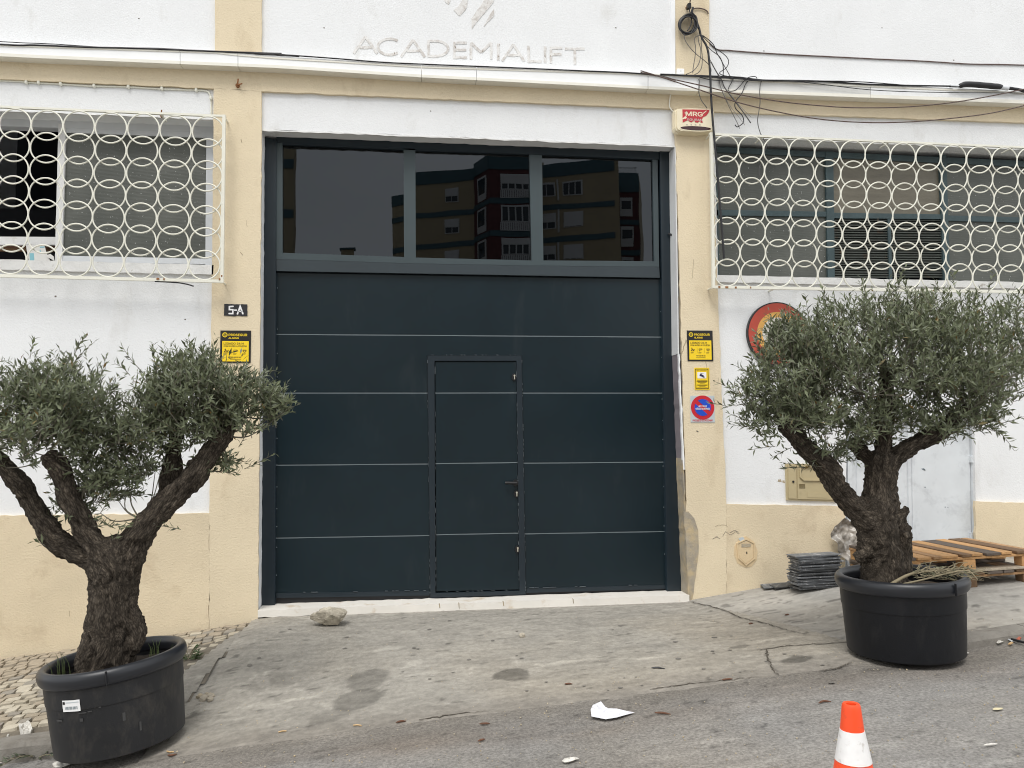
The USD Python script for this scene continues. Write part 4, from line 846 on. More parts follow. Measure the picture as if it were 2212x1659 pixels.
dep = -.10-.13*np.abs(meshkit.fbm(np.stack([P2[:, 0]*9, P2[:, 1]*7, P2[:, 0]*0], -1), 4, 3)-.5)*2-.05*meshkit.noise(np.stack([P2[:, 0]*30, P2[:, 1]*18, P2[:, 0]*0], -1), 4)
solo("plastic_sheet", (np.stack([P2[:, 0], dep+.06, P2[:, 1]], 1), tri), plastic_sheet, "crumpled dirty clear plastic sheet hanging beside metal door behind trunk", "plastic sheet", smooth=True)

# ------------------------------------------------------------------ cables
def ptsY(conv, pts, Y):
    return np.array([at(*conv(p[0], p[1]), p[2] if len(p) > 2 else Y) for p in pts])
def cable(name, conv, pts, Y, rad, label, mat=cable_black, cat="cable", sides=6, group=None):
    P = spline(ptsY(conv, pts, Y), 6); return solo(name, tube(P, rad, sides), mat, label, cat, group, smooth=True)
D0 = lambda x, y: (x, y)
c5 = lambda x, y: (1426.4+x*.18518, y*.18518)           # crop origin 2600,0 scale 2.9625 -> frame
c3 = lambda x, y: (1426.4+x*.35515, y*.35515)
cable("cornice_cable", c1, [(-900, 190), (0, 252), (200, 256), (500, 268), (800, 275), (1180, 290), (1600, 305)]+[], -.092, .0075, "thick black cable lying along the cornice, left of door", cat="cable")
cable("cornice_cable", D0, [(549, 115), (600, 117.5), (720, 126), (820, 134), (911, 138.5), (1100, 146), (1260, 153), (1355, 157), (1420, 163), (1460, 173)], -.095, .0062, "black cable lying along the cornice under the letter marks")
cable("cornice_cable", c1, [(-900, 175), (0, 236), (300, 250), (620, 270), (900, 274), (1200, 292), (1587, 316), (1700, 322)], -.07, .004, "thin black cable behind the thick one on left cornice")
cable("cornice_cable", c3, [(0, 452), (150, 458), (300, 463), (470, 470), (620, 487), (800, 490), (1000, 495), (1250, 512), (1500, 520), (1780, 524)], -.095, .008, "black cable bundle along right cornice leading to splice sleeve")
cable("cornice_cable", c3, [(80, 455), (250, 466), (420, 475), (640, 490), (900, 492), (1200, 497), (1500, 519)], -.105, .005, "second thinner black cable along right cornice")
cable("cornice_cable", c3, [(240, 470), (330, 488), (500, 492), (750, 489), (1000, 515), (1300, 548), (1700, 562), (2300, 566)], -.11, .004, "thin cable sagging across the front of right cornice")
cable("sagging_cable", c3, [(-120, 440), (0, 466), (250, 520), (480, 575), (750, 620), (1000, 645), (1200, 655), (1500, 650), (1800, 620), (2100, 566), (2500, 480)], -.14, .0055, "upper of two sagging brown cables right of alarm box", cable_brown)
cable("sagging_cable", c3, [(-120, 430), (0, 467), (250, 550), (480, 625), (750, 688), (1000, 728), (1250, 745), (1500, 742), (1750, 722), (2000, 690), (2212, 642), (2600, 540)], -.16, .0055, "lower of two sagging brown cables right of alarm box", cable_brown)
SP = thing("splice_sleeve", "fat black cable splice sleeve at right end of cornice", "splice sleeve")
P = ptsY(c3, [(1760, 526), (1810, 527), (1830, 520), (1880, 513), (2050, 527), (2080, 535)], -.12)
part("sleeve", tube(spline(P, 6), np.interp(np.linspace(0, 1, 31), [0, .2, .38, .55, .8, 1], [.008, .009, .024, .029, .029, .016]), 12), cable_black, SP, smooth=True)
P = ptsY(c3, [(2065, 532), (2115, 537)], -.12); part("clamp_band", tube(P, .021, 10), window_alu, SP, smooth=40)
P = ptsY(c3, [(2115, 536), (2160, 542), (2260, 560), (2500, 590)], -.12); part("tail", tube(spline(P, 4), .016, 10), cable_black, SP, smooth=True)
P = ptsY(c3, [(1765, 522), (1815, 524)], -.12); part("clamp_band", tube(P, .011, 10), window_alu, SP, smooth=40)
# coil of spare cable
CO = thing("cable_coil", "coil of black cable hanging on yellow pilaster above alarm box", "cable coil")
rr = np.random.default_rng(4)
for k in range(11):
    ox, oy, sx_, sy_ = rr.normal(0, 5), rr.normal(0, 5), 92+rr.normal(0, 9), 104+rr.normal(0, 9); tl = .25+rr.normal(0, .08)
    th = np.linspace(0, 2*np.pi, 36, endpoint=False); P = []
    for t in th:
        u, v = sx_*math.cos(t), sy_*math.sin(t); P.append(at(*c5(322+ox+u*math.cos(tl)-v*math.sin(tl), 288+oy+u*math.sin(tl)+v*math.cos(tl)), -.02-.05*rr.random()*0-.006*k))
    part("loop", tube(np.array(P), .0058, 6, closed=True), cable_black, CO, smooth=True)
for pts in ([(345, 60), (340, 120), (355, 180), (365, 260), (330, 340), (315, 360)], [(375, 90), (360, 150), (390, 200), (430, 290), (440, 330)]):
    part("strand", tube(spline(ptsY(c5, pts, -.06), 5), .005, 6), cable_black, CO, smooth=True)
HK = thing("cable_hook", "dark wall hook with cable clamp at top of yellow pilaster", "hook")
part("clamp", slab([c5(312, 50), c5(350, 45), c5(355, 100), c5(310, 105)], -.07, -.03, Y=-.05), black_metal, HK); part("arm", tube(ptsY(c5, [(330, 75, -.05), (300, 92, .01)], 0), .012, 6), rust, HK); part("hook", tube(spline(ptsY(c5, [(360, -60, -.2), (345, 30, -.06), (335, 70, -.05)], 0), 4), .006, 6), cable_black, HK)
part("bundle", tube(spline(ptsY(c5, [(380, 85, -.05), (370, 150, -.05), (415, 200, -.05), (430, 270, -.05), (455, 340, -.05), (470, 410, -.05)], 0), 5), .011, 7), cable_black, HK, smooth=True)
cable("drop_cable", c5, [(470, 405), (500, 470), (535, 530), (560, 620), (575, 780), (583, 900), (590, 1080), (600, 1250), (615, 1450), (635, 1680), (651, 1847), (700, 2441), (743, 3013)], -.14, .0105, "thick black cable dropping straight past alarm box to right grille")
loose = [([(275, 390), (290, 470), (350, 560), (430, 640), (500, 695), (560, 750), (592, 810), (585, 870)], "thin wire bowing from coil bottom to the cornice", cable_grey, .0035),
 ([(460, 415), (410, 430), (400, 480), (412, 560), (405, 660), (385, 780), (378, 855)], "leftmost thin wire hanging vertically before yellow pilaster", cable_grey, .0035),
 ([(440, 380), (445, 480), (468, 560), (470, 660), (440, 760), (380, 830), (300, 868)], "thin wire curving left from hook to junction box", cable_grey, .0035),
 ([(475, 420), (480, 560), (490, 680), (480, 790), (440, 850), (400, 868)], "thin wire hanging to cornice right of junction box", cable_grey, .0035),
 ([(490, 420), (560, 490), (640, 560), (700, 600), (770, 660), (797, 720), (770, 790), (690, 850), (740, 880), (770, 885)], "thin black wire looping out over white wall and back", cable_black, .004),
 ([(540, 530), (600, 590), (690, 660), (730, 740), (770, 810), (815, 890)], "thin wire slanting from hook down to right cornice", cable_grey, .004),
 ([(490, 410), (570, 470), (625, 530), (660, 620), (715, 710), (735, 790), (733, 885)], "kinked black wire ending on top of the cornice", cable_black, .0045),
 ([(570, 680), (620, 770), (670, 870), (690, 960), (720, 1060), (790, 1220), (860, 1360), (905, 1450), (925, 1500)], "long grey wire hanging loose, left of the frayed pair", cable_grey, .003),
 ([(590, 720), (650, 830), (710, 920), (750, 1020), (830, 1130), (900, 1220), (990, 1340), (1055, 1435)], "long dark wire hanging loose with a blunt frayed end", cable_grey, .0055),
 ([(600, 740), (670, 860), (730, 980), (800, 1080), (880, 1180), (960, 1270), (1060, 1365)], "thin pale wire hanging loose, rightmost of the frayed bunch", M("cable_pale", (0.25, 0.24, 0.23), .6, .1, 8), .0025),
 ([(660, 900), (700, 1010), (760, 1140), (830, 1260), (920, 1370), (985, 1460)], "thin pale wire hanging loose, lowest end right of alarm box", "/World/Looks/cable_pale", .0025),
 ([(820, 905), (850, 920), (790, 1050), (870, 1055), (930, 1000), (1000, 920), (1060, 895), (1110, 895), (1130, 915)], "black wire humped over the right cornice edge", cable_black, .004),
 ([(1020, 945), (990, 990), (950, 1090), (880, 1180), (875, 1260), (950, 1340), (972, 1400), (960, 1440), (900, 1480), (870, 1455)], "black wire hanging from cornice with a hooked end", cable_black, .0045),
 ([(1180, 935), (1165, 1000), (1158, 1080), (1165, 1180), (1150, 1300), (1135, 1420), (1170, 1560), (1240, 1690), (1215, 1760), (1175, 1900), (1150, 1990), (1180, 2120)], "wavy grey wire hanging in front of right grille", cable_grey, .004),
 ([(440, 930), (455, 940), (450, 1010), (450, 1080), (480, 1170), (545, 1260)], "short wire from cornice clip down to alarm box top", cable_grey, .004),
 ([(128, 1045), (120, 1100), (108, 1180), (110, 1250), (150, 1300), (170, 1310)], "painted wire running down wall to the alarm box, left side", cream_lip, .006),
 ([(375, 105), (430, 95), (500, 105), (545, 130), (560, 160)], "brown wire arching from hook to the white wall corner", cable_brown, .006)]
for pts, lab, mt, rd in loose: cable("loose_wire", c5, pts, -.10 if pts[0][0] != 128 and pts[0][0] != 375 else -.012, rd, lab, mt, "wire")
w = cable("wall_cable", c3, [(250, 215), (300, 262), (345, 300), (420, 307), (600, 321), (800, 333), (1000, 343), (1200, 353), (1360, 361), (1550, 369), (1700, 378), (1900, 390), (2212, 396), (3000, 430)], .022, .006, "brown cable clipped along the upper white wall at right", cable_brown)
PC = thing("conduit", "white painted conduit with saddle clips above left window", "conduit")
P = spline(ptsY(c1, [(-1500, 400), (0, 458), (150, 468), (345, 478), (535, 490), (730, 494), (920, 506), (1115, 512), (1160, 515), (1185, 525), (1197, 560), (1200, 655)], .022), 5)
part("pipe", tube(P, .0075, 8), grille_paint, PC, smooth=True)
for x, y in ((-250, 448), (-60, 456), (150, 468), (220, 470), (345, 478), (535, 488), (730, 494), (920, 504), (1115, 512), (1198, 558)):
    p = at(*c1(x, y), .015); part("clip", boxm(p[0], .014, p[2], .022, .032, .032, .006), grille_paint, PC)
def bolt(name, px, py, label, conv=D0, s=1.0):
    t = thing(name, label, "wall hook"); p = at(*conv(px, py), 0)
    part("plug", tube(np.array([[p[0], .01, p[2]], [p[0], -.02, p[2]]]), .018*s, 8), rust, t); part("spike", tube(np.array([[p[0], -.02, p[2]], [p[0]+.01*s, -.04, p[2]+.05*s]]), .007*s, 6), rust, t); part("spike", tube(np.array([[p[0], -.02, p[2]], [p[0]+.045*s, -.05, p[2]+.002]]), .006*s, 6), rust, t)
bolt("wall_hook", 514, 186, "rusty iron hook in yellow band left of the door"); bolt("wall_hook", 350, 251, "rusty peg at top of left window grille", s=.8)
t = thing("bristle_tuft", "small black frayed tuft sticking out of right door reveal", "tuft"); p = at(1449, 512, .17)
part("stem", tube(np.array([[p[0]-.02, .17, p[2]+.03], [p[0]+.02, .12, p[2]]]), .011, 6), black_rubber, t); part("bristles", join([tube(np.array([[p[0]+.015, .13, p[2]], [p[0]+.03+k*.006, .09, p[2]-.025+k*.006]]), .003, 4) for k in range(5)]), black_rubber, t)
cable("loose_wire", c1, [(880, 1598), (950, 1602), (1010, 1606), (1060, 1614), (1100, 1626)], -.12, .006, "black frayed wire end under left grille's bottom bar", cable_black, "wire")

# ------------------------------------------------------------------ carton on the left window sill
K = thing("carton", "torn white carton with pale blue print on left window sill", "carton")
kk = lambda x, y: (x*.10911, 438.9+y*.10911)              # crop origin 0,800 scale 5.0275
part("front", slab([kk(510, 830), kk(870, 815), kk(940, 1050), kk(1000, 1145), kk(585, 1145)], .20, .206, Y=.2), cardboard, K); part("side", slab([kk(505, 830), kk(585, 985), kk(590, 1145), kk(560, 1140)], .206, .30, Y=.2), cardboard, K)
part("flap", slab([kk(930, 1040), kk(1010, 1010), kk(1075, 1060), kk(1085, 1145), kk(1000, 1100), kk(960, 1075)], .185, .19, Y=.2), cardboard, K)
for q in ([(585, 990), (670, 990), (680, 1145), (595, 1145)], [(790, 858), (880, 855), (885, 880), (790, 885)], [(785, 920), (800, 918), (815, 980), (770, 985), (790, 970)]): part("print", slab([kk(*v) for v in q], .1985, .2015, Y=.2), carton_blue, K)

# ------------------------------------------------------------------ plant pots
def by_depth(px, py, dep): return EYE+ray(px, py)/FOC*dep
def pot(label, c, tilt, mat, seed, band=.36):
    """c: centre of the base; tilt: angle by which the right side is lifted."""
    ct, st = math.cos(tilt), math.sin(tilt)
    Mx = Gf.Matrix4d(ct, 0, st, 0, 0, 1, 0, 0, -st, 0, ct, 0, *map(float, c), 1)
    p = thing("plant_pot", label, "plant pot", "big black plastic pots with olive trees", matrix=Mx)
    R, r0, H = .372, .350, .50
    prof = [(0, 0), (r0-.02, 0), (r0, .012), (r0+.009, .16), (r0+.016, .300), (r0+.017, .303), (r0+.020, .304), (r0+.021, .312), (r0+.024, .445), (r0+.012, .445), (r0+.006, .17), (r0-.02, .03), (0, .03)]
    body = lathe(prof, 96); part("body", body, mat, p, smooth=35)
    t = np.linspace(0, 2*np.pi, 17)[:-1]
    rp = [(R+.022+.030*math.cos(a)**1, .462+.040*math.sin(a) if math.sin(a) > 0 else .462+.052*math.sin(a)) for a in t]; rp.append(rp[0])
    part("rim", lathe([(q[0]-.022, q[1]) for q in rp], 96), rim_plastic, p, smooth=40)
    part("rim_seam", boxm(.10, -(R+.024), .458, .004, .02, .075, .001), black_rubber, p)
    g = np.random.default_rng(seed); n = 46; th = np.linspace(0, 2*np.pi, n, endpoint=False); V = [(0, 0, .40)]; F = []
    for i, rr in enumerate(np.linspace(.03, .362, 14)):
        for k, a in enumerate(th): V.append((rr*math.cos(a), rr*math.sin(a), .37+.05*(1-rr/.4)+.03*meshkit.noise(np.array([rr*math.cos(a)*14, rr*math.sin(a)*14, seed]))))
    for i in range(14):
        for k in range(n):
            a, b = 1+(i-1)*n+k, 1+(i-1)*n+(k+1) % n; c_, d = 1+i*n+k, 1+i*n+(k+1) % n
            F += [(0, c_, d)] if i == 0 else [(a, c_, d), (a, d, b)]
    part("soil", trimesh.Trimesh(V, F, process=False), soil, p, smooth=True)
    return p
LPC = by_depth(263, 1597, 4.66); RPC = by_depth(1956, 1406, 5.12)
POTL = pot("black plastic plant pot with white barcode label, tilted on the slope beside cobbles", LPC, math.radians(6.6), black_plastic_worn, 3)
POTR = pot("black plastic plant pot holding cut twigs, standing near the orange cone", RPC, math.radians(1.6), black_plastic, 4)
print("POT", LPC, gz(LPC[0], LPC[1]), gz(LPC[0]-.33, LPC[1]), gz(LPC[0]+.33, LPC[1]), "R", RPC, gz(RPC[0], RPC[1]))
# barcode label stuck to the left pot (in the pot's own frame)
def pot_patch(a0, a1, z0, z1, name, mat, proud, R=lambda z: .350+.0205+(z-.304)/.141*.004):
    n = 8; V = []; F = []
    for k in range(n+1):
        a = a0+(a1-a0)*k/n
        for z in (z0, z1): V.append(((R(z)+proud)*math.sin(a), -(R(z)+proud)*math.cos(a), z))
    for k in range(n): F += [(2*k, 2*k+2, 2*k+3), (2*k, 2*k+3, 2*k+1)]
    part(name, (V, F), mat, POTL)
a_c = -.30
pot_patch(a_c-.145, a_c+.145, .300, .362, "label_sticker", sign_white, .003)
pot_patch(a_c-.135, a_c-.095, .340, .355, "label_print", sign_black, .0045); pot_patch(a_c-.08, a_c+.13, .348, .352, "label_print", sign_grey, .0045)
for k in range(11): pot_patch(a_c-.10+k*.019, a_c-.10+k*.019+(.013 if k % 3 else .008), .312, .328, "label_print", seam_grey, .0045)
scuff = M("pot_scuff", (0.045, 0.045, 0.045), .7, .3, 20)
Rl = lambda z: .352+min(z, .30)/.30*.016
for a0, a1, z0, z1 in ((-.20, -.08, .283, .289), (-.06, 0, .286, .292), (-.19, -.14, .24, .258), (.40, .44, .20, .245), (.62, .65, .12, .17), (-.62, -.50, .245, .255), (.1, .13, .30, .306)): pot_patch(a0, a1, z0, z1, "scuff", scuff, .004 if z0 < .28 else .003, R=(Rl if z0 < .30 else lambda z: .3715))

# ------------------------------------------------------------------ olive trees
bark = usdkit.material(stage, "/World/Looks/bark", {
    "g": ("attribute", {"attribute": "tint"}), "mp": ("mapping", {"scale": (1, 1, 1)}), "v": ("voronoi_texture", {"feature": "distance_to_edge", "scale": 88.0}), "nz": ("noise_texture", {"scale": 30.0, "detail": 9, "roughness": .75}),
    "mx": ("mix_vector", {"fac": 0.035}), "r": ("rgb_ramp", {"ramp": [(0.0, (0.030, 0.024, 0.019)), (0.05, (0.052, 0.043, 0.034)), (0.16, (0.100, 0.084, 0.067)), (0.5, (0.145, 0.125, 0.102))]}),
    "r2": ("rgb_ramp", {"ramp": [(0.32, (0.30, 0.28, 0.26)), (0.52, (0.85, 0.83, 0.80)), (0.70, (2.1, 2.05, 1.95))]}), "mul": ("mix_color", {"blend_type": "multiply", "fac": 1.0, "use_clamp": False}),
    "ad": ("math", {"math_type": "multiply_add", "value2": 0.6}), "b": ("bump", {"strength": 0.9, "distance": 0.012}), "p": ("principled_bsdf", {"roughness": .9, "specular_ior_level": .2})},
    [("g.vector", "mx.a"), ("nz.color", "mx.b"), ("mx.result", "mp.vector"), ("g.vector", "nz.vector"), ("mp.vector", "v.vector"), ("v.distance", "r.fac"), ("nz.fac", "r2.fac"), ("r.color", "mul.a"), ("r2.color", "mul.b"), ("mul.result", "p.base_color"), ("nz.fac", "ad.value1"), ("v.distance", "ad.value3"), ("ad.value", "b.height"), ("b.normal", "p.normal")], surface="p.BSDF")
leaf = usdkit.material(stage, "/World/Looks/olive_leaf", {
    "at": ("attribute", {"attribute": "tint"}), "g": ("geometry", {}), "back": ("mix_color", {"b": (0.165, 0.19, 0.115)}), "bf": ("math", {"math_type": "multiply", "value2": 0.45}),
    "p": ("principled_bsdf", {"roughness": .5, "specular_ior_level": .4}), "t": ("translucent_bsdf", {}), "x": ("mix_closure", {"fac": 0.16})},
    [("g.backfacing", "bf.value1"), ("bf.value", "back.fac"), ("at.color", "back.a"), ("back.result", "p.base_color"), ("at.color", "t.color"), ("p.BSDF", "x.closure1"), ("t.BSDF", "x.closure2")], surface="x.closure")
twig_mat = M("twig_bark", (0.15, 0.138, 0.105), .8, .25, 20)

def limb_solid(chains, Y0):
    """chains: lists of (px, py, y offset, radius); one solid of hulls of spheres."""
    ms = []
    for ch_ in chains:
        P = [(at(p[0], p[1], Y0+p[2]), p[3]) for p in ch_]
        Q = spline(np.array([[*c, r] for c, r in P]), 3) if len(P) > 2 else np.array([[*c, r] for c, r in P])
        sph = [m3.Manifold.sphere(float(q[3]), 14).translate([float(v) for v in q[:3]]) for q in Q]
        for a, b in zip(sph[:-1], sph[1:]): ms.append(m3.Manifold.batch_hull([a, b]))
    return m3.Manifold.batch_boolean(ms, m3.OpType.Add)
def bark_mesh(chains, Y0, seed, edge=.017):
    me = limb_solid(chains, Y0).refine_to_length(edge).to_mesh()
    t = trimesh.Trimesh(me.vert_properties[:, :3], me.tri_verts, process=True)
    trimesh.smoothing.filter_taubin(t, iterations=14)
    v = t.vertices; n = t.vertex_normals
    # grain coordinates that run along the nearest limb, so that fissures follow its direction
    C, T, S = [], [], []
    for k, ch_ in enumerate(chains):
        q = spline(np.array([at(p[0], p[1], Y0+p[2]) for p in ch_]), 8); g_ = np.gradient(q, axis=0)
        C.append(q); T.append(unit(g_)); S.append(np.r_[0, np.cumsum(np.linalg.norm(np.diff(q, axis=0), axis=1))]+k*.37)
    C, T, S = np.vstack(C), np.vstack(T), np.concatenate(S)
    from scipy.spatial import cKDTree
    dd, ii = cKDTree(C).query(v, k=5); w = (1/np.maximum(dd, .01)**3)[..., None]; w /= w.sum(1, keepdims=True)
    o = v-C[ii[:, 0]]; Tm = unit((T[ii]*w).sum(1)); al = (o*Tm).sum(1); o = o-al[:, None]*Tm
    ax = unit(np.cross(Tm, [0.0, 1.0, 0.12])); bx = np.cross(Tm, ax); u_, w_, s_ = (o*ax).sum(1), (o*bx).sum(1), S[ii[:, 0]]+al
    twist = s_*1.3; cu, su = np.cos(twist), np.sin(twist); gr_ = np.stack([u_*cu-w_*su, u_*su+w_*cu, s_*.30], 1)
    big = meshkit.fbm(v*np.array([7, 7, 4.5]), 3, seed)-.5
    rid = np.abs(meshkit.fbm(gr_*np.array([27, 27, 26])+big[:, None]*1.5, 3, seed+1)-.5)
    pl = meshkit.fbm(gr_*np.array([70, 70, 120]), 2, seed+2)-.5
    t.vertices = v+n*(big*.055-rid*.095+pl*.020+.006)[:, None]
    return t, gr_+big[:, None]*.012
def leaf_mesh(base, d, nrm, L, wd):
    """Arrays of leaves: base points, unit directions, normals, lengths, half widths -> vertices, faces."""
    s = np.cross(d, nrm); s /= np.linalg.norm(s, axis=1, keepdims=True)+1e-9; nn = np.cross(s, d)
    L, wd = L[:, None], wd[:, None]
    v = np.stack([base, base+d*L*.42+s*wd+nn*wd*.35, base+d*L*.45-nn*wd*.05, base+d*L*.42-s*wd+nn*wd*.35, base+d*L-nn*L*.10], 1)
    k = np.arange(len(base))[:, None]*5
    f = np.stack([k+[0, 2, 1], k+[0, 3, 2], k+[1, 2, 4], k+[2, 3, 4]], 1)
    return v.reshape(-1, 3), f.reshape(-1, 3)
def unit(a): return a/(np.linalg.norm(a, axis=-1, keepdims=True)+1e-9)
def foliage(tree, Y0, clumps, tips, n_twigs, seed, extra=(), gap=.44):
    """clumps: (px, py, dy, rx, ry in pixels, depth radius, weight, up bias)."""
    g = np.random.default_rng(seed); W = np.array([c[6] for c in clumps], float); W /= W.sum()
    tips = np.array([at(p[0], p[1], Y0+p[2]) for p in tips])
    B_, D_, U_ = [], [], []
    while len(B_) < n_twigs:
        c = clumps[g.choice(len(clumps), p=W)]
        u = g.normal(size=3); u /= np.linalg.norm(u); rr = g.uniform()**.42; u *= rr
        if u[2] < -.55 and g.random() < .5: continue
        p = at(c[0]+u[0]*c[3]*1.06, c[1]-u[2]*c[4]*1.06, Y0+c[2]+u[1]*c[5])
        if meshkit.fbm(p[None]*5.2, 2, seed)[0] < gap and g.random() < .82: continue
        cen = at(c[0], c[1]+c[4]*.75, Y0+c[2])
        d = unit(unit(p-cen)*.75+np.array([0, 0, c[7]])+g.normal(size=3)*.42)
        B_.append(p); D_.append(d); U_.append(g.uniform(.09, .20))
    for (px, py, dy, dx, dz, ln) in extra:
        p = at(px, py, Y0+dy); B_.append(p); D_.append(unit(np.array([dx, g.uniform(-.3, .1), dz]))); U_.append(ln)
    B_, D_, U_ = np.array(B_), np.array(D_), np.array(U_)
    start = B_-D_*U_[:, None]*.5
    lb, ld, ln_, ll, lw, lt = [], [], [], [], [], []; tw = []
    shade = meshkit.fbm(start*4.0, 2, seed+9)
    for k in range(len(B_)):
        d, L, p = D_[k], U_[k], start[k]; n = max(5, int(L/.0145)); bend = g.normal(size=3)*.18+np.array([0, 0, -.06])
        a = unit(np.cross(d, g.normal(size=3))); b = np.cross(d, a)
        ts = (np.arange(n)+.5)/n; pos = p+d*(L*ts)[:, None]+bend*(L*ts**2)[:, None]
        if g.random() < .55 or k >= n_twigs: tw.append(tube(np.vstack([p, pos[::3], pos[-1:]]), np.linspace(.0024, .0011, len(pos[::3])+2), 4, cap=False))
        ph = g.uniform(0, 6)
        for i in range(n):
            sd = a if i % 4 < 2 else b; sgn = 1 if i % 2 else -1
            lb.append(pos[i]); ld.append(d*g.uniform(.55, 1.0)+sd*sgn*g.uniform(.45, .95)+g.normal(size=3)*.16+np.array([0, 0, .10]))
            ln_.append(d*.9-sd*sgn*.5+g.normal(size=3)*.35)
            sz = g.uniform(.040, .066)*(1 if ts[i] < .8 else .75); ll.append(sz); lw.append(sz*g.uniform(.105, .155))
            young = ts[i]**2*.35; q = g.uniform(.62, 1.42)*(.82+.45*shade[k])
            c0 = np.array([.108, .125, .068])*(1-young)+np.array([.205, .220, .120])*young
            if g.random() < .10: c0 = np.array([.20, .215, .165])
            if g.random() < .016: c0 = np.array([.20, .13, .04])
            lt.append(c0*q)
    ld = unit(np.array(ld)); v, f = leaf_mesh(np.array(lb), ld, unit(np.array(ln_)), np.array(ll), np.array(lw))
    part("leaves", (v, f), leaf, tree, tint=np.repeat(np.array(lt), 5, 0), kind="stuff")
    # branchlets from the limb ends to the twigs
    for k in g.choice(len(start), min(230, len(start)), replace=False):
        p = start[k]; q = tips[np.argmin(np.linalg.norm(tips-p, axis=1)+g.uniform(0, .25, len(tips)))]
        dd_ = np.linalg.norm(p-q)
        if dd_ < .04 or dd_ > .85: continue
        mid = (p+q)/2+g.normal(size=3)*.05*dd_*2+np.array([0, 0, -.08*dd_])
        tw.append(tube(spline([q, mid, p], 4), np.linspace(.0035+.007*dd_, .0022, 9), 5, cap=False))
    part("branchlets", join(tw), twig_mat, tree, kind="stuff", smooth=True)
    return len(lb)

YL, YR = LPC[1]+.02, RPC[1]+.02
OLL = thing("olive_tree", "open branching olive tree with three thick limbs in the left tilted pot", "olive tree", "potted olive trees", base=at(232, 1440, YL))
trunkL = [[(226, 1475, .0, .155), (229, 1420, 0, .156), (238, 1370, 0, .140), (244, 1310, 0, .136), (247, 1250, .0, .140), (250, 1205, 0, .140)],
  [(190, 1430, -.06, .075), (205, 1405, -.05, .09), (225, 1370, 0, .10)], [(285, 1395, -.02, .06), (288, 1365, 0, .07), (280, 1330, 0, .07)],
  [(238, 1240, .0, 0.120), (205, 1212, .02, 0.074), (165, 1192, .03, 0.066), (118, 1165, .04, 0.063), (85, 1118, .05, 0.059), (52, 1060, .06, 0.054), (20, 1018, .07, 0.052), (-25, 975, .08, 0.044), (-60, 925, .08, 0.035)],
  [(236, 1225, -.03, 0.110), (210, 1185, -.04, 0.075), (182, 1145, -.04, 0.067), (160, 1100, -.05, 0.066), (143, 1055, -.05, 0.063), (127, 1010, -.05, 0.058), (112, 992, -.05, 0.047)],
  [(262, 1230, 0, 0.115), (283, 1180, 0, 0.090), (312, 1142, -.01, 0.078), (345, 1102, -.02, 0.076), (392, 1055, -.03, 0.072), (437, 1000, -.04, 0.063), (478, 945, -.04, 0.052), (500, 915, -.04, 0.036)],
  [(362, 1085, .05, 0.053), (368, 1045, .08, 0.051), (374, 990, .10, 0.047), (384, 920, .12, 0.040), (392, 880, .12, 0.026)]]
bm, grain = bark_mesh(trunkL, YL, 7); part("trunk", bm, bark, OLL, smooth=True, tint=grain)
tipsL = [(112, 985, -.05), (90, 930, -.05), (150, 920, 0), (-40, 940, .08), (20, 930, .05), (480, 940, -.04), (440, 930, -.06), (388, 890, .12), (360, 900, 0), (520, 900, -.05), (180, 1060, -.03), (300, 1120, 0), (240, 960, 0)]
clL = [(60, 905, -.05, 132, 96, .40, 3.0, .5), (140, 850, 0, 112, 76, .36, 2.6, .8), (-60, 880, 0, 110, 105, .40, 1.5, .6), (195, 945, .05, 85, 62, .28, 1.1, .3), (425, 835, -.05, 108, 80, .36, 3.0, .8), (500, 870, -.05, 95, 78, .34, 2.3, .5), (345, 872, .05, 75, 52, .28, 1.1, .7), (285, 925, .0, 85, 48, .28, 1.1, .3), (410, 925, .05, 85, 55, .32, 1.3, .3), (585, 875, -.05, 44, 40, .14, .30, .2), (210, 1035, .08, 98, 58, .22, 1.35, .0), (160, 1100, .10, 60, 45, .18, .45, -.1), (470, 1000, .05, 55, 22, .15, .25, -.2), (305, 1000, .08, 78, 48, .20, .6, .1)]
exL = [(70, 745, 0, .15, 1, .17), (56, 790, 0, -.1, 1, .14), (172, 735, 0, .35, 1, .20), (160, 770, 0, .25, 1, .2), (225, 795, 0, .5, 1, .15), (275, 770, 0, -.7, .8, .17), (265, 790, 0, -.6, .8, .15), (330, 765, 0, -.2, 1, .15), (575, 800, -.05, .8, .8, .17), (470, 1010, 0, .8, .25, .28), (440, 1020, 0, .9, .1, .25), (490, 990, 0, .9, .3, .25), (350, 1135, -.05, -.9, .25, .22), (295, 1120, -.05, -.9, .15, .22), (235, 1130, -.08, .9, .2, .16), (215, 1118, -.05, .8, .1, .2), (88, 1172, -.06, -.7, .5, .06), (250, 1160, -.1, .6, .5, .06), (140, 830, 0, 0, 1, .2), (600, 880, -.05, 1, .25, .16), (560, 1000, -.02, .9, .35, .2)]
nl = foliage(OLL, YL, clL, tipsL, 2300, 21, exL)
OLR = thing("olive_tree", "dense dome shaped olive tree with dark knobbly trunk in the right pot", "olive tree", "potted olive trees", base=at(1905, 1252, YR))
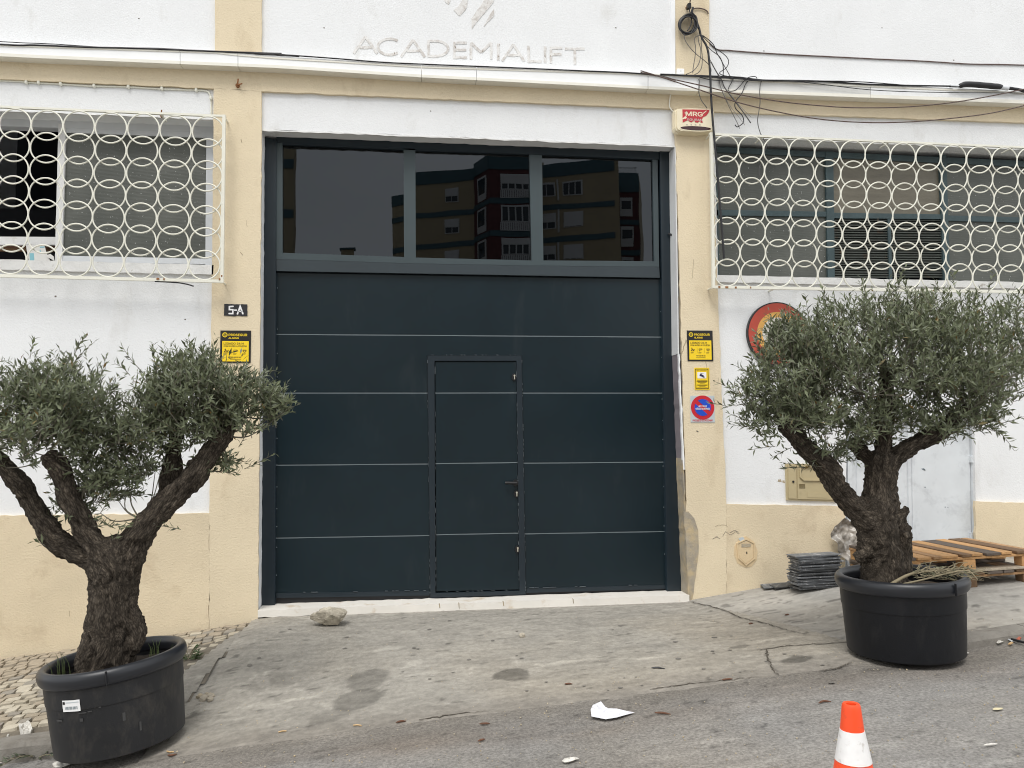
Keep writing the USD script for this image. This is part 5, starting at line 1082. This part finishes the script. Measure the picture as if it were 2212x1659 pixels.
trunkR = [[(1905, 1290, 0, .136), (1906, 1245, 0, .136), (1903, 1200, 0, .132), (1898, 1150, 0, .130), (1890, 1108, 0, .130)],
  [(1860, 1203, -.05, .042), (1866, 1200, -.03, .045), (1890, 1180, 0, .10)], [(1940, 1225, 0, .07), (1945, 1190, 0, .07), (1938, 1150, 0, .09)],
  [(1880, 1120, 0, 0.112), (1848, 1098, -.01, 0.077), (1818, 1066, -.03, 0.077), (1788, 1015, -.05, 0.068), (1752, 980, -.06, 0.060), (1722, 945, -.07, 0.051), (1695, 918, -.08, 0.043)],
  [(1897, 1120, 0, 0.127), (1901, 1078, .02, 0.113), (1904, 1036, .03, 0.108), (1908, 998, .03, 0.102)],
  [(1905, 1010, .03, 0.068), (1908, 960, .03, 0.053), (1911, 905, .03, 0.051), (1914, 850, .03, 0.044), (1914, 808, .03, 0.038)],
  [(1912, 1012, .03, 0.090), (1938, 985, .02, 0.070), (1972, 962, .0, 0.063), (2005, 946, -.02, 0.057), (2040, 922, -.03, 0.048), (2090, 880, -.03, 0.033)],
  [(1898, 1020, .06, 0.059), (1880, 995, .08, 0.049), (1860, 975, .10, 0.045), (1846, 960, .10, 0.041)],
  [(1935, 1130, -.02, .06), (1952, 1108, -.03, .03), (1956, 1098, -.03, .012)]]
bm, grain = bark_mesh(trunkR, YR, 9); part("trunk", bm, bark, OLR, smooth=True, tint=grain)
tipsR = [(1700, 920, -.08), (1740, 900, 0), (1780, 860, 0), (1914, 808, .03), (1914, 850, 0), (2090, 880, -.03), (2040, 915, 0), (1850, 955, .1), (1830, 900, .1), (2010, 860, 0), (2120, 840, 0), (1860, 850, -.1), (1960, 840, -.1)]
clR = [(1692, 752, -.05, 55, 52, .26, .9, .6), (1900, 760, 0, 235, 125, .55, 5.2, .8), (1760, 800, -.05, 150, 110, .45, 3.3, .6), (2060, 770, 0, 170, 135, .50, 3.8, .7), (1690, 860, -.08, 105, 85, .34, 2.0, .3), (1800, 900, -.05, 130, 65, .36, 2.1, .2), (2000, 700, 0, 190, 75, .45, 2.6, .9), (2110, 830, -.05, 75, 90, .34, 1.4, .4), (2050, 905, 0, 120, 48, .34, 1.3, .1), (1900, 900, .1, 110, 60, .32, 1.3, .2), (1720, 735, 0, 75, 55, .32, 1.1, .8), (2210, 740, .1, 70, 120, .4, 1.2, .5), (1640, 880, -.08, 45, 60, .2, .5, .1), (1800, 975, -.06, 55, 30, .18, .32, -.1)]
exR = [(1590, 850, -.1, -.9, .35, .2), (1575, 835, -.1, -.8, .6, .16), (1600, 905, -.1, -1, .2, .18), (1610, 925, -.1, -.9, -.1, .18), (1650, 965, -.1, -1, .0, .18), (1690, 975, -.1, -.9, -.3, .16), (1725, 1008, -.1, -1, .1, .22), (1745, 1005, -.1, -.9, .1, .2), (2150, 925, -.1, .9, -.3, .25), (2170, 940, -.1, .8, -.5, .2), (2130, 905, -.1, 1, -.1, .2), (1640, 720, -.05, -.5, .9, .15), (1690, 680, -.05, -.2, 1, .15), (1945, 600, 0, .1, 1, .16), (1870, 625, 0, 0, 1, .16), (2060, 600, 0, 0, 1, .15), (2140, 610, 0, .2, 1, .15), (1780, 635, 0, -.3, 1, .16), (1555, 870, -.1, -.9, .5, .12)]
nr = foliage(OLR, YR, clR, tipsR, 3000, 22, exR, gap=.43)
print("leaves", nl, nr)
# tufts of grass and a pile of cut twigs in the pots
grass_mat = M("grass_blade", (0.075, 0.10, 0.035), .6, .3, 20)
def tuft(name, label, px, py, Y, n, h, seed, spread=.03):
    g = np.random.default_rng(seed); b0 = at(px, py, Y); ms = []
    t = thing(name, label, "grass", base=b0)
    for k in range(n):
        a = g.uniform(0, 6.28); q = b0+np.array([g.normal(0, spread), g.normal(0, spread*.5), 0]); hh = h*g.uniform(.5, 1); lean = g.uniform(.1, .5)
        P = np.array([q, q+[math.cos(a)*lean*hh*.3, math.sin(a)*lean*hh*.3, hh*.6], q+[math.cos(a)*lean*hh, math.sin(a)*lean*hh, hh]]); part("blade", tube(spline(P, 3), np.array([.0022, .0022, .002, .0018, .0014, .001, .0005])[:7], 3, cap=False), grass_mat, t)
tuft("grass_tuft", "thin green grass blades at left inside the tilted pot", 130, 1462, LPC[1]-.10, 9, .15, 1); tuft("grass_tuft", "sparse grass blades right of trunk inside the tilted pot", 335, 1418, LPC[1]+.02, 9, .10, 2, .05)
TW = thing("twig_pile", "pale cut olive twigs lying in the right pot beside trunk", "twigs", base=at(2000, 1245, RPC[1]-.1))
g = np.random.default_rng(13)
root = at(1925, 1262, RPC[1]-.20); part("branch", tube(spline([root, at(1968, 1240, RPC[1]-.2), at(2030, 1232, RPC[1]-.2), at(2078, 1228, RPC[1]-.22)], 5), np.linspace(.012, .004, 16), 7), dry_twig, TW, smooth=True)
part("branch", tube(spline([at(1950, 1262, RPC[1]-.26), at(1995, 1252, RPC[1]-.27), at(2050, 1238, RPC[1]-.28), at(2090, 1233, RPC[1]-.3), at(2112, 1252, RPC[1]-.34)], 5), np.linspace(.007, .003, 21), 6), dry_twig, TW, smooth=True)
ms = []
for k in range(90):
    p = at(g.uniform(1975, 2100), g.uniform(1226, 1250)+0, RPC[1]-g.uniform(.02, .28)); a = g.uniform(-.6, 1.0); L = g.uniform(.05, .16)
    d = np.array([math.cos(a), g.normal(0, .3), math.sin(a)*.45]); ms.append(tube(spline([p, p+d*L*.5+g.normal(size=3)*.008, p+d*L], 3), np.linspace(.0034, .0014, 7), 4))
part("twigs", join(ms), dry_twig, TW, kind="stuff")
n = 160; b_ = np.array([at(g.uniform(1975, 2105), g.uniform(1224, 1248), RPC[1]-g.uniform(.02, .28)) for _ in range(n)])
v, f = leaf_mesh(b_, unit(g.normal(size=(n, 3))*[1, .6, .35]), unit(g.normal(size=(n, 3))+[0, 0, 1]), g.uniform(.03, .05, n), g.uniform(.004, .007, n)); part("dry_leaves", (v, f), M("dry_leaf", (0.16, 0.155, 0.095), .7, .4, 18), TW, kind="stuff")

# ------------------------------------------------------------------ traffic cone
tip = by_depth(1838.5, 1519, 3.1); zc = float(gz(tip[0], tip[1])); Hc = tip[2]-zc
CN = thing("traffic_cone", "orange and white traffic cone standing on the asphalt in front", "traffic cone", base=(tip[0], tip[1], zc))
def cone_r(h): return .034+np.interp(Hc-h, [0, .100, .217, .6], [0, .0105, .033, .105])       # h above the ground
def band_(h0, h1, nm, mat, o=0.0):
    part(nm, lathe([(cone_r(h0)-.004, h0), (cone_r(h0)+o, h0), (cone_r(h1)+o, h1), (cone_r(h1)-.004, h1)], 48).apply_translation((tip[0], tip[1], zc)), mat, CN, smooth=40)
hW1, hW0 = Hc-.100, Hc-.217
lip = [(.018, Hc-.02), (.019, Hc-.003), (.024, Hc), (.031, Hc-.001), (.0345, Hc-.008), (cone_r(Hc-.02), Hc-.02)]
part("tip", lathe(lip+[(cone_r(hW1), hW1), (cone_r(hW1)-.006, hW1), (.020, Hc-.03), (.018, Hc-.02)], 48).apply_translation((tip[0], tip[1], zc)), cone_orange, CN, smooth=40)
band_(hW0, hW1, "white_band", cone_white, .0015); band_(.03, hW0, "lower_body", cone_orange)
bs = boxm(tip[0], tip[1], zc+.018, .34, .34, .03, .008); part("base", bs, cone_orange, CN)

# ------------------------------------------------------------------ pallets
def pallet(label, x0_, y0_, z0_, tilt, seed, mats, L=1.16, Dp=.80, shift=0.0):
    P = thing("pallet", label, "pallet", "stacked wooden pallets", base=(x0_, y0_, z0_)); g = np.random.default_rng(seed)
    def add(nm, xa, ya, za, sx, sy_, sz, mat, rz=0.0):
        me = boxm(xa+sx/2, ya+sy_/2, za+sz/2, sx, sy_, sz, .003)
        Rm = trimesh.transformations.rotation_matrix(-tilt, [0, 1, 0], [0, 0, 0]); 
        if rz: me.apply_transform(trimesh.transformations.rotation_matrix(rz, [0, 0, 1], me.centroid))
        me.apply_transform(Rm); me.apply_translation([x0_, y0_, z0_]); part(nm, me, mat, P)
    for yb in (0, Dp/2-.05, Dp-.1): add("bottom_board", 0, yb, 0, L, .1, .020, pine_pale if yb == 0 else pine_grey)
    for i, xb in enumerate((0, L/2-.07, L-.13)):
        for yb in (.004, Dp/2-.046, Dp-.096): add("block", xb+(.004 if i == 0 else 0), yb, .021, .14 if i != 1 else .11, .092, .080, mats[1])
    for yb in (0, Dp/2-.05, Dp-.1): add("stringer_board", -.004, yb, .102, L+.008, .1, .020, mats[0] if yb == 0 else pine_mid)
    x = 0.0; k = 0
    while x < L-.06:
        w = (.098, .120, .078, .142, .085, .098, .135)[k % 7]; w = min(w, L-x)
        add("deck_board", x, -.012+g.uniform(-.012, .012), .123+g.uniform(0, .003), w-.004, Dp+.02, .021, mats[2][k % len(mats[2])], g.normal(0, .006)); x += w+(.004, .022, .002, .03)[k % 4]; k += 1
zg = float(right_z(4.4, -1.1))
pallet("lower grey weathered wooden pallet under another pallet on the pavement", 3.90, -1.10, zg-.035, .030, 1, (pine_mid, pine_dark, [pine_grey, pine_grey, pine_dark]))
pallet("upper wooden pallet with fresh orange boards in front of metal door", 3.88, -1.12, zg-.035+.148, .030, 2, (pine_new, pine_new, [pine_grey, pine_new, pine_mid, pine_new, pine_dark, pine_new, pine_grey, pine_new, pine_dark, pine_mid, pine_new]))

# ------------------------------------------------------------------ pile of slate tiles
g = np.random.default_rng(17); ts = at(1754, 1262, -.33); zb = float(right_z(ts[0], -.33)); nT = 27
def tile(nm, x, y, z, rz, tx, ty, label, group=None, s=.40):
    sx, sy_ = s*g.uniform(.94, 1.03), s*g.uniform(.44, .50); th = .0085
    pg = rough([(-sx/2, -sy_/2), (sx/2, -sy_/2), (sx/2, sy_/2), (-sx/2, sy_/2)], .09, .004, int(g.integers(1e6)))
    me = trimesh.creation.extrude_polygon(Polygon(pg).buffer(0), th, engine="earcut")
    for a, ax in ((rz, [0, 0, 1]), (tx, [1, 0, 0]), (ty, [0, 1, 0])): me.apply_transform(trimesh.transformations.rotation_matrix(a, ax))
    p = thing(nm, label, "tile", group, base=(x, y, z)); me.apply_translation([x, y, z]); part("slab", me, slate_grey, p)
z = zb+.012
for k in range(nT):
    tile("slate_tile", ts[0]+g.normal(0, .012)+(.014*math.sin(k*.7))+(.03 if k == nT-1 else 0), ts[1]+g.normal(0, .012)-.05, z, g.normal(0, .03), -.03+g.normal(0, .006), -.02+g.normal(0, .008), "dark grey slate tile in the tall stack on pavement against yellow plinth" if k < nT-1 else "topmost slate tile of the stack, overhanging to the right", "slate tiles in the stack" if k < nT-1 else None); z += .0107
for px, py, lab in ((1690, 1272, "loose slate tile lying flat leftmost of the tile stack"), (1712, 1271, "loose slate tile leaning on its neighbour at the stack's left foot"), (1752, 1273, "loose slate tile lying in front of the stack's base")):
    p = on(px, py); tile("slate_tile", p[0], p[1]+.08, p[2]+.014, g.normal(0, .2), .02, -.09, lab, s=.30); p = None

# ------------------------------------------------------------------ stones, paper and litter
def lump(c, s, seed, sub=3, amp=.35):
    me = trimesh.creation.icosphere(sub); v = me.vertices
    f = 1+amp*(meshkit.fbm(v*1.6+seed, 4, seed)-.5)*2; v = v*f[:, None]
    g = np.random.default_rng(seed)
    for k in range(9):
        n = unit(g.normal(size=3)); h = g.uniform(.62, .85); dd_ = v@n; v = v-np.where(dd_ > h, dd_-h, 0)[:, None]*n
    v = v+me.vertex_normals*((meshkit.fbm(me.vertices*7, 3, seed+1)-.5)*.10)[:, None]
    me.vertices = v*np.array(s)/2; me.apply_translation(c); return me
p = on(711, 1352)
solo("rock", lump([p[0], p[1]+.02, p[2]+.062], (.31, .22, .165), 5, 4), rock_mat, "rough beige rock lying on the ramp before the threshold", "rock")
p = on(1128, 1377); solo("stone", lump([p[0], p[1], p[2]+.012], (.05, .04, .045), 7), rock_mat, "small stone on the ramp before the wicket door", "stone")
p = on(440, 1512); me = join([lump([p[0]+a, p[1]+b, p[2]+.012], (s, s, s*.8), 11+k, 2) for k, (a, b, s) in enumerate(((0, 0, .07), (.04, .02, .06), (-.03, .04, .06), (.05, -.03, .05), (.01, .06, .05)))])
solo("rubble", me, bare_concrete, "dark broken rubble at the corner of ramp beside left pot", "rubble", kind="stuff")
bl = lambda x, y: (x*.20635, 1316.6+y*.20635)             # crop origin 0,2400 scale 2.6586
rc = lambda x, y: (2029.8+x*.13229, 1344.1+y*.13229)       # crop origin 3700,2450 scale 4.147
def flat_scrap(name, pts, mat, label, cat, crumple=.02, seed=1, conv=D0, group=None, thick=.0):
    P = np.array([(on_road if conv in (bl, rc) else on)(*conv(*q)) for q in pts]); pg = Polygon(P[:, :2]).buffer(0)
    mnx, mny, mxx, mxy = pg.bounds; n = 15
    X, Yq = np.meshgrid(np.linspace(mnx, mxx, n), np.linspace(mny, mxy, n)); q = np.stack([X.ravel(), Yq.ravel()], 1); q = q[contains_xy(pg.buffer(-.0015), q[:, 0], q[:, 1])]
    q = np.vstack([q, np.array(pg.exterior.coords)[:-1]]); tr_ = Delaunay(q).simplices; c = q[tr_].mean(1); tr_ = tr_[contains_xy(pg, c[:, 0], c[:, 1])]
    s = 1/max(mxx-mnx, .02); zz = gz(q[:, 0], q[:, 1])+.006+crumple*np.abs(meshkit.fbm(np.stack([q[:, 0]*s*3, q[:, 1]*s*3, q[:, 0]*0+seed], -1), 3, seed)-.4)*2
    return solo(name, (np.stack([q[:, 0], q[:, 1], zz], 1), tr_), mat, label, cat, group, smooth=False)
pc = lambda x, y: (1042.3+x*.25600, 1234.4+y*.25600)
flat_scrap("paper_sheet", [(930, 1150), (1000, 1148), (1060, 1182), (1285, 1202), (1130, 1256), (1040, 1270), (920, 1252), (914, 1222), (926, 1190)], paper, "white torn paper sheet lying on the road near the middle", "paper", .042, 3, pc)
flat_scrap("paper_scrap", [(670, 1615), (720, 1595), (800, 1585), (818, 1598), (740, 1625), (690, 1632)], litter_white, "small dirty white paper scrap at the bottom edge of road", "paper", .02, 4, pc)
rc = lambda x, y: (2029.8+x*.13229, 1344.1+y*.13229)       # crop origin 3700,2450 scale 4.147
flat_scrap("paper_scrap", [(310, 590), (400, 490), (440, 510), (485, 520), (460, 550), (360, 575)], litter_white, "crumpled pale scrap at the foot of right pot", "paper", .03, 5, rc)
flat_scrap("wood_chip", [(862, 1440), (900, 1420), (1030, 1425), (1036, 1445), (960, 1458), (880, 1455)], M("chip_pale", (0.62, 0.55, 0.35), .7, .1, 9), "pale yellow chip lying on asphalt near right edge", "chip", .006, 6, rc)
bl = lambda x, y: (x*.20635, 1316.6+y*.20635)             # crop origin 0,2400 scale 2.6586
flat_scrap("cardboard_scrap", [(185, 1455), (212, 1415), (305, 1425), (335, 1460), (325, 1490), (250, 1510)], litter_white, "cream cardboard scrap left of the tilted pot, largest of the heap", "cardboard", .05, 7, bl)
flat_scrap("plastic_bag_scrap", [(90, 1560), (150, 1530), (260, 1515), (240, 1560), (140, 1595), (95, 1590)], M("film_grey", (0.42, 0.44, 0.45), .4, .3, 16), "grey crumpled plastic film in the litter left of tilted pot", "plastic film", .05, 8, bl)
flat_scrap("paper_scrap", [(-60, 1580), (20, 1530), (95, 1500), (80, 1545), (10, 1590)], litter_white, "white paper scrap at the left picture edge in gutter", "paper", .04, 9, bl)
flat_scrap("paper_scrap", [(-40, 1600), (20, 1600), (15, 1625), (-40, 1640)], litter_white, "tiny white scrap in the bottom left corner", "paper", .02, 10, bl)
flat_scrap("paper_scrap", [(545, 1655), (600, 1630), (740, 1622), (742, 1645), (650, 1670), (560, 1690)], litter_white, "white paper scrap touching the front foot of tilted pot", "paper", .03, 11, bl)
rcp = [(930, 370), (1000, 320), (1050, 310), (1050, 350), (960, 390)]
flat_scrap("paper_scrap", rcp, litter_white, "printed paper scrap in litter by right kerb", "paper", .03, 12, rc)
flat_scrap("cardboard_scrap", [(1110, 385), (1160, 360), (1210, 375), (1150, 400)], litter_tan, "orange tan cardboard bit in litter by right kerb", "cardboard", .02, 13, rc)
flat_scrap("cardboard_scrap", [(1240, 310), (1290, 285), (1340, 305), (1290, 335)], M("litter_red", (0.42, 0.12, 0.07), .7, .2, 9), "reddish scrap in litter by right kerb", "scrap", .03, 14, rc)
flat_scrap("plastic_bag_scrap", [(1090, 300), (1200, 280), (1250, 330), (1180, 345), (1110, 335)], "/World/Looks/film_grey", "grey plastic film scrap in litter by right kerb", "plastic film", .03, 15, rc)
ST = [on(*rc(x, y))+[0, 0, .02] for x, y in ((760, 335), (1000, 292), (1400, 385), (1700, 450))]
solo("stick", tube(spline(ST, 4), .008, 6), cable_black, "thin dark stick lying in litter by right kerb", "stick", smooth=True)
g = np.random.default_rng(23)
for px, py, mat, ln, lab in ((610, 1583, litter_tan, .045, "orange cigarette end right of tilted pot"), (368, 1626, litter_tan, .045, "orange cigarette end in front of tilted pot"), (372, 1633, litter_brown, .05, "red brown leaf stalk in front of tilted pot"), (772, 1570, litter_tan, .05, "yellow tan leaf on the road below ramp stains"), (866, 1562, litter_brown, .06, "curled brown leaf on road, left of the paper sheet"), (1047, 1566, litter_brown, .06, "brown stick bit at left of the white paper"), (1422, 1446, cable_black, .09, "flat black rubber bit on ramp, left of right pot"), (1228, 1480, litter_brown, .05, "short dark twig on ramp above the white paper"), (1571, 1470, litter_brown, .07, "brown leaf bit on ramp edge below crack"), (1782, 1520, litter_brown, .08, "dark chip left of the orange cone"), (1432, 1544, litter_brown, .09, "curled brown twig right of the white paper"), (2140, 1612, litter_white, .07, "thin pale straw right of the orange cone"), (1040, 1602, litter_brown, .045, "red brown bit left of the bottom paper scrap"), (1700, 1330, litter_brown, .05, "small dark bit on pavement before the tile stack"), (1622, 1349, litter_brown, .04, "small dark leaf on right pavement crack")):
    p = on(px, py); a = g.uniform(-.5, .5); d = np.array([math.cos(a), math.sin(a), 0])*ln/2
    P = [p-d+[0, 0, .007], p+[0, g.normal(0, .006), .010], p+d+[0, 0, .008]]
    solo("litter_bit", tube(spline(P, 3), [.002, .005, .006, .006, .006, .004, .002] if mat is not litter_tan else .0042, 5), mat, lab, "litter")
# olive sprigs lying in the gutter beside the left pot, weeds behind it
def sprigs(name, label, pix, n, L, seed, col, cat="twigs", up=.04):
    g = np.random.default_rng(seed); c = on(*pix[0]); t = thing(name, label, cat, base=c); lb, ld, ms = [], [], []
    for k in range(n):
        a = np.array(on(*(np.array(pix[0])+(np.array(pix[1])-np.array(pix[0]))*g.uniform()+g.normal(0, 4, 2)))); an = g.uniform(-.4, .6)+(np.pi if g.random() < .4 else 0)
        d = np.array([math.cos(an), g.normal(0, .4), g.uniform(0, up*4)]); P = spline([a+[0, 0, .01], a+d*L*.5+[0, 0, up*g.random()], a+d*L+[0, 0, .01]], 4)
        ms.append(tube(P, .002, 4, cap=False))
        for q in P: 
            for s in (-1, 1): lb.append(q); ld.append(d+np.array([0, s*.6, .25])+g.normal(size=3)*.3)
    m_ = len(lb); v, f = leaf_mesh(np.array(lb), unit(np.array(ld)), unit(g.normal(size=(m_, 3))*.5+[0, 0, 1]), g.uniform(.035, .055, m_), g.uniform(.004, .006, m_))
    part("leaves", (v, f), leaf, t, tint=np.repeat(np.array(col)*g.uniform(.6, 1.4, (m_, 1)), 5, 0), kind="stuff"); part("stalks", join(ms), dry_twig, t, kind="stuff")
sprigs("olive_sprigs", "dark olive sprigs lying in gutter left of the tilted pot", [(118, 1625), (75, 1635)], 16, .16, 3, (.035, .045, .028))
sprigs("weed_clump", "small green weeds and scraps behind the tilted pot's right side", [(405, 1425), (418, 1418)], 9, .05, 4, (.07, .11, .04), "weeds", .10)
gr = []
g = np.random.default_rng(41)
for k in range(700):
    px, py = g.uniform(380, 2212), g.uniform(1330, 1659); p = on(px, py)
    s = g.uniform(.004, .011)*(1.3 if g.random() < .1 else 1); me = trimesh.creation.icosphere(0, s/2); me.vertices *= g.uniform(.5, 1.2, (len(me.vertices), 1)); me.apply_translation([p[0], p[1], p[2]+s*.2]); gr.append(me)
solo("grit", join(gr), bare_concrete, "fine scattered grit and crumbs over ramp and road", "grit", kind="stuff")

# ------------------------------------------------------------------ buildings across the street, seen mirrored in the door glass
YG = .238
apt_yellow = M("apartment_yellow", (0.30, 0.25, 0.16), .85, .06, .6); apt_band = M("apartment_band", (0.04, 0.085, 0.10), .7, .08, 1); apt_brick = M("apartment_brick", (0.085, 0.03, 0.03), .85, .15, 2); apt_white = M("apartment_white", (0.45, 0.45, 0.45), .6, .05, 1)
apt_glass = M("apartment_glass", (0.02, 0.025, 0.03), .1, .1, 1)
def mirror_at(cxp, dep, cyp=None):
    px, py = c2(cxp, 0)[0], 950.6; P = EYE+ray(px, py)/FOC*dep
    return np.array([P[0], 2*YG-P[1]])
HT = lambda cyp, dep: (1583-cyp)*.434/FOC*dep           # height above the eye of a row of the mirrored crop
AP = thing("apartment_block", "yellow apartment block with blue bands and brick loggias mirrored in door glass", "building")
def wall_run(cxa, da, cxb, db, top, bands, mat, parent, th=.4, bottom=-3.0):
    """A facade between two mirrored plan points, with its bands; returns a function placing rectangles on it."""
    a, b = mirror_at(cxa, da), mirror_at(cxb, db); L = np.linalg.norm(b-a); u = (b-a)/L; n = np.array([-u[1], u[0]])
    if n@(EYE[:2]-a) < 0: n = -n
    if n[1] < 0 and abs(n[1]) > .3: n = -n
    def plate_(nm, s0, s1, z0, z1, out, back, m_, lab=None):
        q = [a+u*s0*L+n*back, a+u*s1*L+n*back, a+u*s1*L+n*out, a+u*s0*L+n*out]
        me = trimesh.creation.extrude_polygon(Polygon(q).buffer(0), z1-z0, engine="earcut"); me.apply_translation([0, 0, z0]); part(nm, me, m_, parent, label=lab)
    plate_("wall", 0, 1, bottom, top, 0, -th, mat)
    for z0, z1 in bands: plate_("band", 0, 1, z0, z1, .06, -.01, apt_band)
    return plate_
h2 = 20.5; fl = 2.87
bandsA = [(h2-.24-fl*k, h2+.24-fl*k) for k in range(0, 8)]+[(23.4, 24.5)]
def add_window(pl, s0, s1, z0, z1, shut, nb=1):
    pl("window_frame", s0, s1, z0, z1, .05, -.02, apt_white); ds = (s1-s0)
    for k in range(nb+1): 
        a_ = s0+ds*(.05+k*(.92/(nb+1))); pl("window_glass", a_, a_+ds*(.92/(nb+1)-.05), z0+.08, z0+(z1-z0)*(1-shut)-.03, .07, .03, apt_glass)
    if shut: pl("shutter", s0+ds*.02, s1-ds*.02, z0+(z1-z0)*(1-shut), z1-.04, .08, .03, apt_white)
W0 = wall_run(690, 72.5, 803, 70.9, HT(345, 72.3), [(h-.0, g_) for h, g_ in bandsA[:-1]]+[(HT(395, 72.3), HT(345, 72.3))], apt_yellow, AP)
W1_ = wall_run(800, 70.9, 1105, 69.6, HT(243, 70.5), bandsA, apt_yellow, AP)
W2_ = wall_run(1105, 69.6, 1182, 67.1, HT(165, 67.5), [(z0+.2, z1+.2) for z0, z1 in bandsA[:-1]]+[(23.6, 24.9)], apt_brick, AP)
W3_ = wall_run(1182, 67.1, 1400, 67.3, HT(160, 67.2), [(z0+.2, z1+.25) for z0, z1 in bandsA[:-1]]+[(23.6, 25.2)], apt_brick, AP)
W4_ = wall_run(1400, 69.1, 1820, 67.4, HT(184, 68.2), bandsA, apt_yellow, AP)
W5_ = wall_run(1822, 73.4, 1945, 73.4, HT(238, 73.4), [(z0-.1, z1-.1) for z0, z1 in bandsA[:-1]]+[(HT(335, 73.4), HT(238, 73.4))], apt_brick, AP)
Wret = wall_run(1820, 67.4, 1823, 74.0, HT(184, 68), [], apt_yellow, AP)
W6_ = wall_run(1945, 73.4, 1960, 84, HT(238, 73.4), [], apt_yellow, AP)
for k in range(7):
    z = h2-fl*k
    add_window(W1_, .515, .745, z+1.0, z+2.35, .55); add_window(W4_, .075, .285, z+1.0, z+2.35, .15 if k == 0 else .55, 1); add_window(W4_, .375, .62, z+1.0, z+2.35, .1 if k == 0 else .95, 2)
    W4_("drain_pipe", .305, .325, z+.6, z+2.6, .12, -.01, apt_white)
    W2_("window_frame", .25, .8, z+.6, z+2.7, .05, -.02, apt_white); W2_("window_glass", .32, .72, z+1.2, z+2.5, .07, .03, apt_glass)
    W3_("balcony_front", .25, .98, z+.45, z+1.15, .12, -.01, apt_white); add_window(W3_, .26, .97, z+1.2, z+2.7, (.62, .1, .4, .5)[k % 4], 3)
    for q in range(14): W3_("baluster", .27+q*.05, .28+q*.05, z+.5, z+1.1, .14, .11, apt_glass)
    W5_("window_frame", .2, .72, z+.5, z+2.35, .05, -.02, apt_white); W5_("window_glass", .26, .66, z+1.25, z+2.0, .07, .03, apt_glass)
W3_("roof_house", .05, 1.35, HT(165, 67.2)-.2, HT(110, 67.2), -3.0, -8.0, apt_yellow); W5_("roof_railing", .2, .95, HT(238, 73.4), HT(233, 73.4), -.1, -.2, apt_white)
for q in range(12): W5_("roof_railing_bar", .2+q*.065, .21+q*.065, HT(236, 73.4), HT(205, 73.4), -.1, -.15, apt_white)
W5_("roof_railing", .2, .95, HT(208, 73.4), HT(204, 73.4), -.1, -.15, apt_white)
a, b = mirror_at(690, 73), mirror_at(1945, 74)
pl_ = [mirror_at(690, 73), mirror_at(803, 71.4), mirror_at(1105, 70.1), mirror_at(1182, 67.7), mirror_at(1400, 67.9), mirror_at(1400, 69.7), mirror_at(1820, 68.0), mirror_at(1822, 74.0), mirror_at(1945, 74), mirror_at(1945, 86), mirror_at(690, 86)]
me = trimesh.creation.extrude_polygon(Polygon(pl_).buffer(0), HT(345, 72)+2.9, engine="earcut"); me.apply_translation([0, 0, -3]); part("core", me, apt_yellow, AP)
pl_ = [mirror_at(803, 71.4), mirror_at(1105, 70.1), mirror_at(1182, 67.7), mirror_at(1400, 67.9), mirror_at(1400, 69.7), mirror_at(1820, 68), mirror_at(1820, 86), mirror_at(803, 86)]
me = trimesh.creation.extrude_polygon(Polygon(pl_).buffer(0), HT(243, 71)-HT(345, 72)-.3, engine="earcut"); me.apply_translation([0, 0, HT(345, 72)-.1]); part("upper_core", me, apt_yellow, AP)
LB = thing("apartment_block", "edge of another tan block mirrored at the left of door glass", "building")
q1 = mirror_at(186, 44); q0 = q1-np.array([3.0, 0.0])
def slab2(nm, qa, qb, z0, z1, depth, mat, out=0.0):
    u = (qb-qa)/np.linalg.norm(qb-qa); n = np.array([-u[1], u[0]]); n = n if n[1] > 0 else -n
    me = trimesh.creation.extrude_polygon(Polygon([qa+n*out, qb+n*out, qb-n*depth, qa-n*depth]).buffer(0), z1-z0, engine="earcut"); me.apply_translation([0, 0, z0]); part(nm, me, mat, LB)
slab2("wall", q0-(q1-q0)*2, q1, -3, 24, 1.0, apt_yellow)
for k in range(6): slab2("band", q0-(q1-q0)*2, q1, 18.5-2.9*k, 19.0-2.9*k, .1, apt_band, .06)
HB = thing("far_house", "low far house with a square chimney mirrored at bottom of left pane", "building")
q = mirror_at(460, 95); zr = HT(672, 95)
part("wall", boxm(q[0], q[1]-4, (zr-3)/2, 26, 8, zr+3), apt_white, HB); part("chimney", boxm(q[0], q[1]-1, zr+.7, 1.6, .8, 1.5), apt_yellow, HB); part("chimney_cap", boxm(q[0], q[1]-1, zr+1.55, 2.0, 1.1, .2), apt_band, HB)
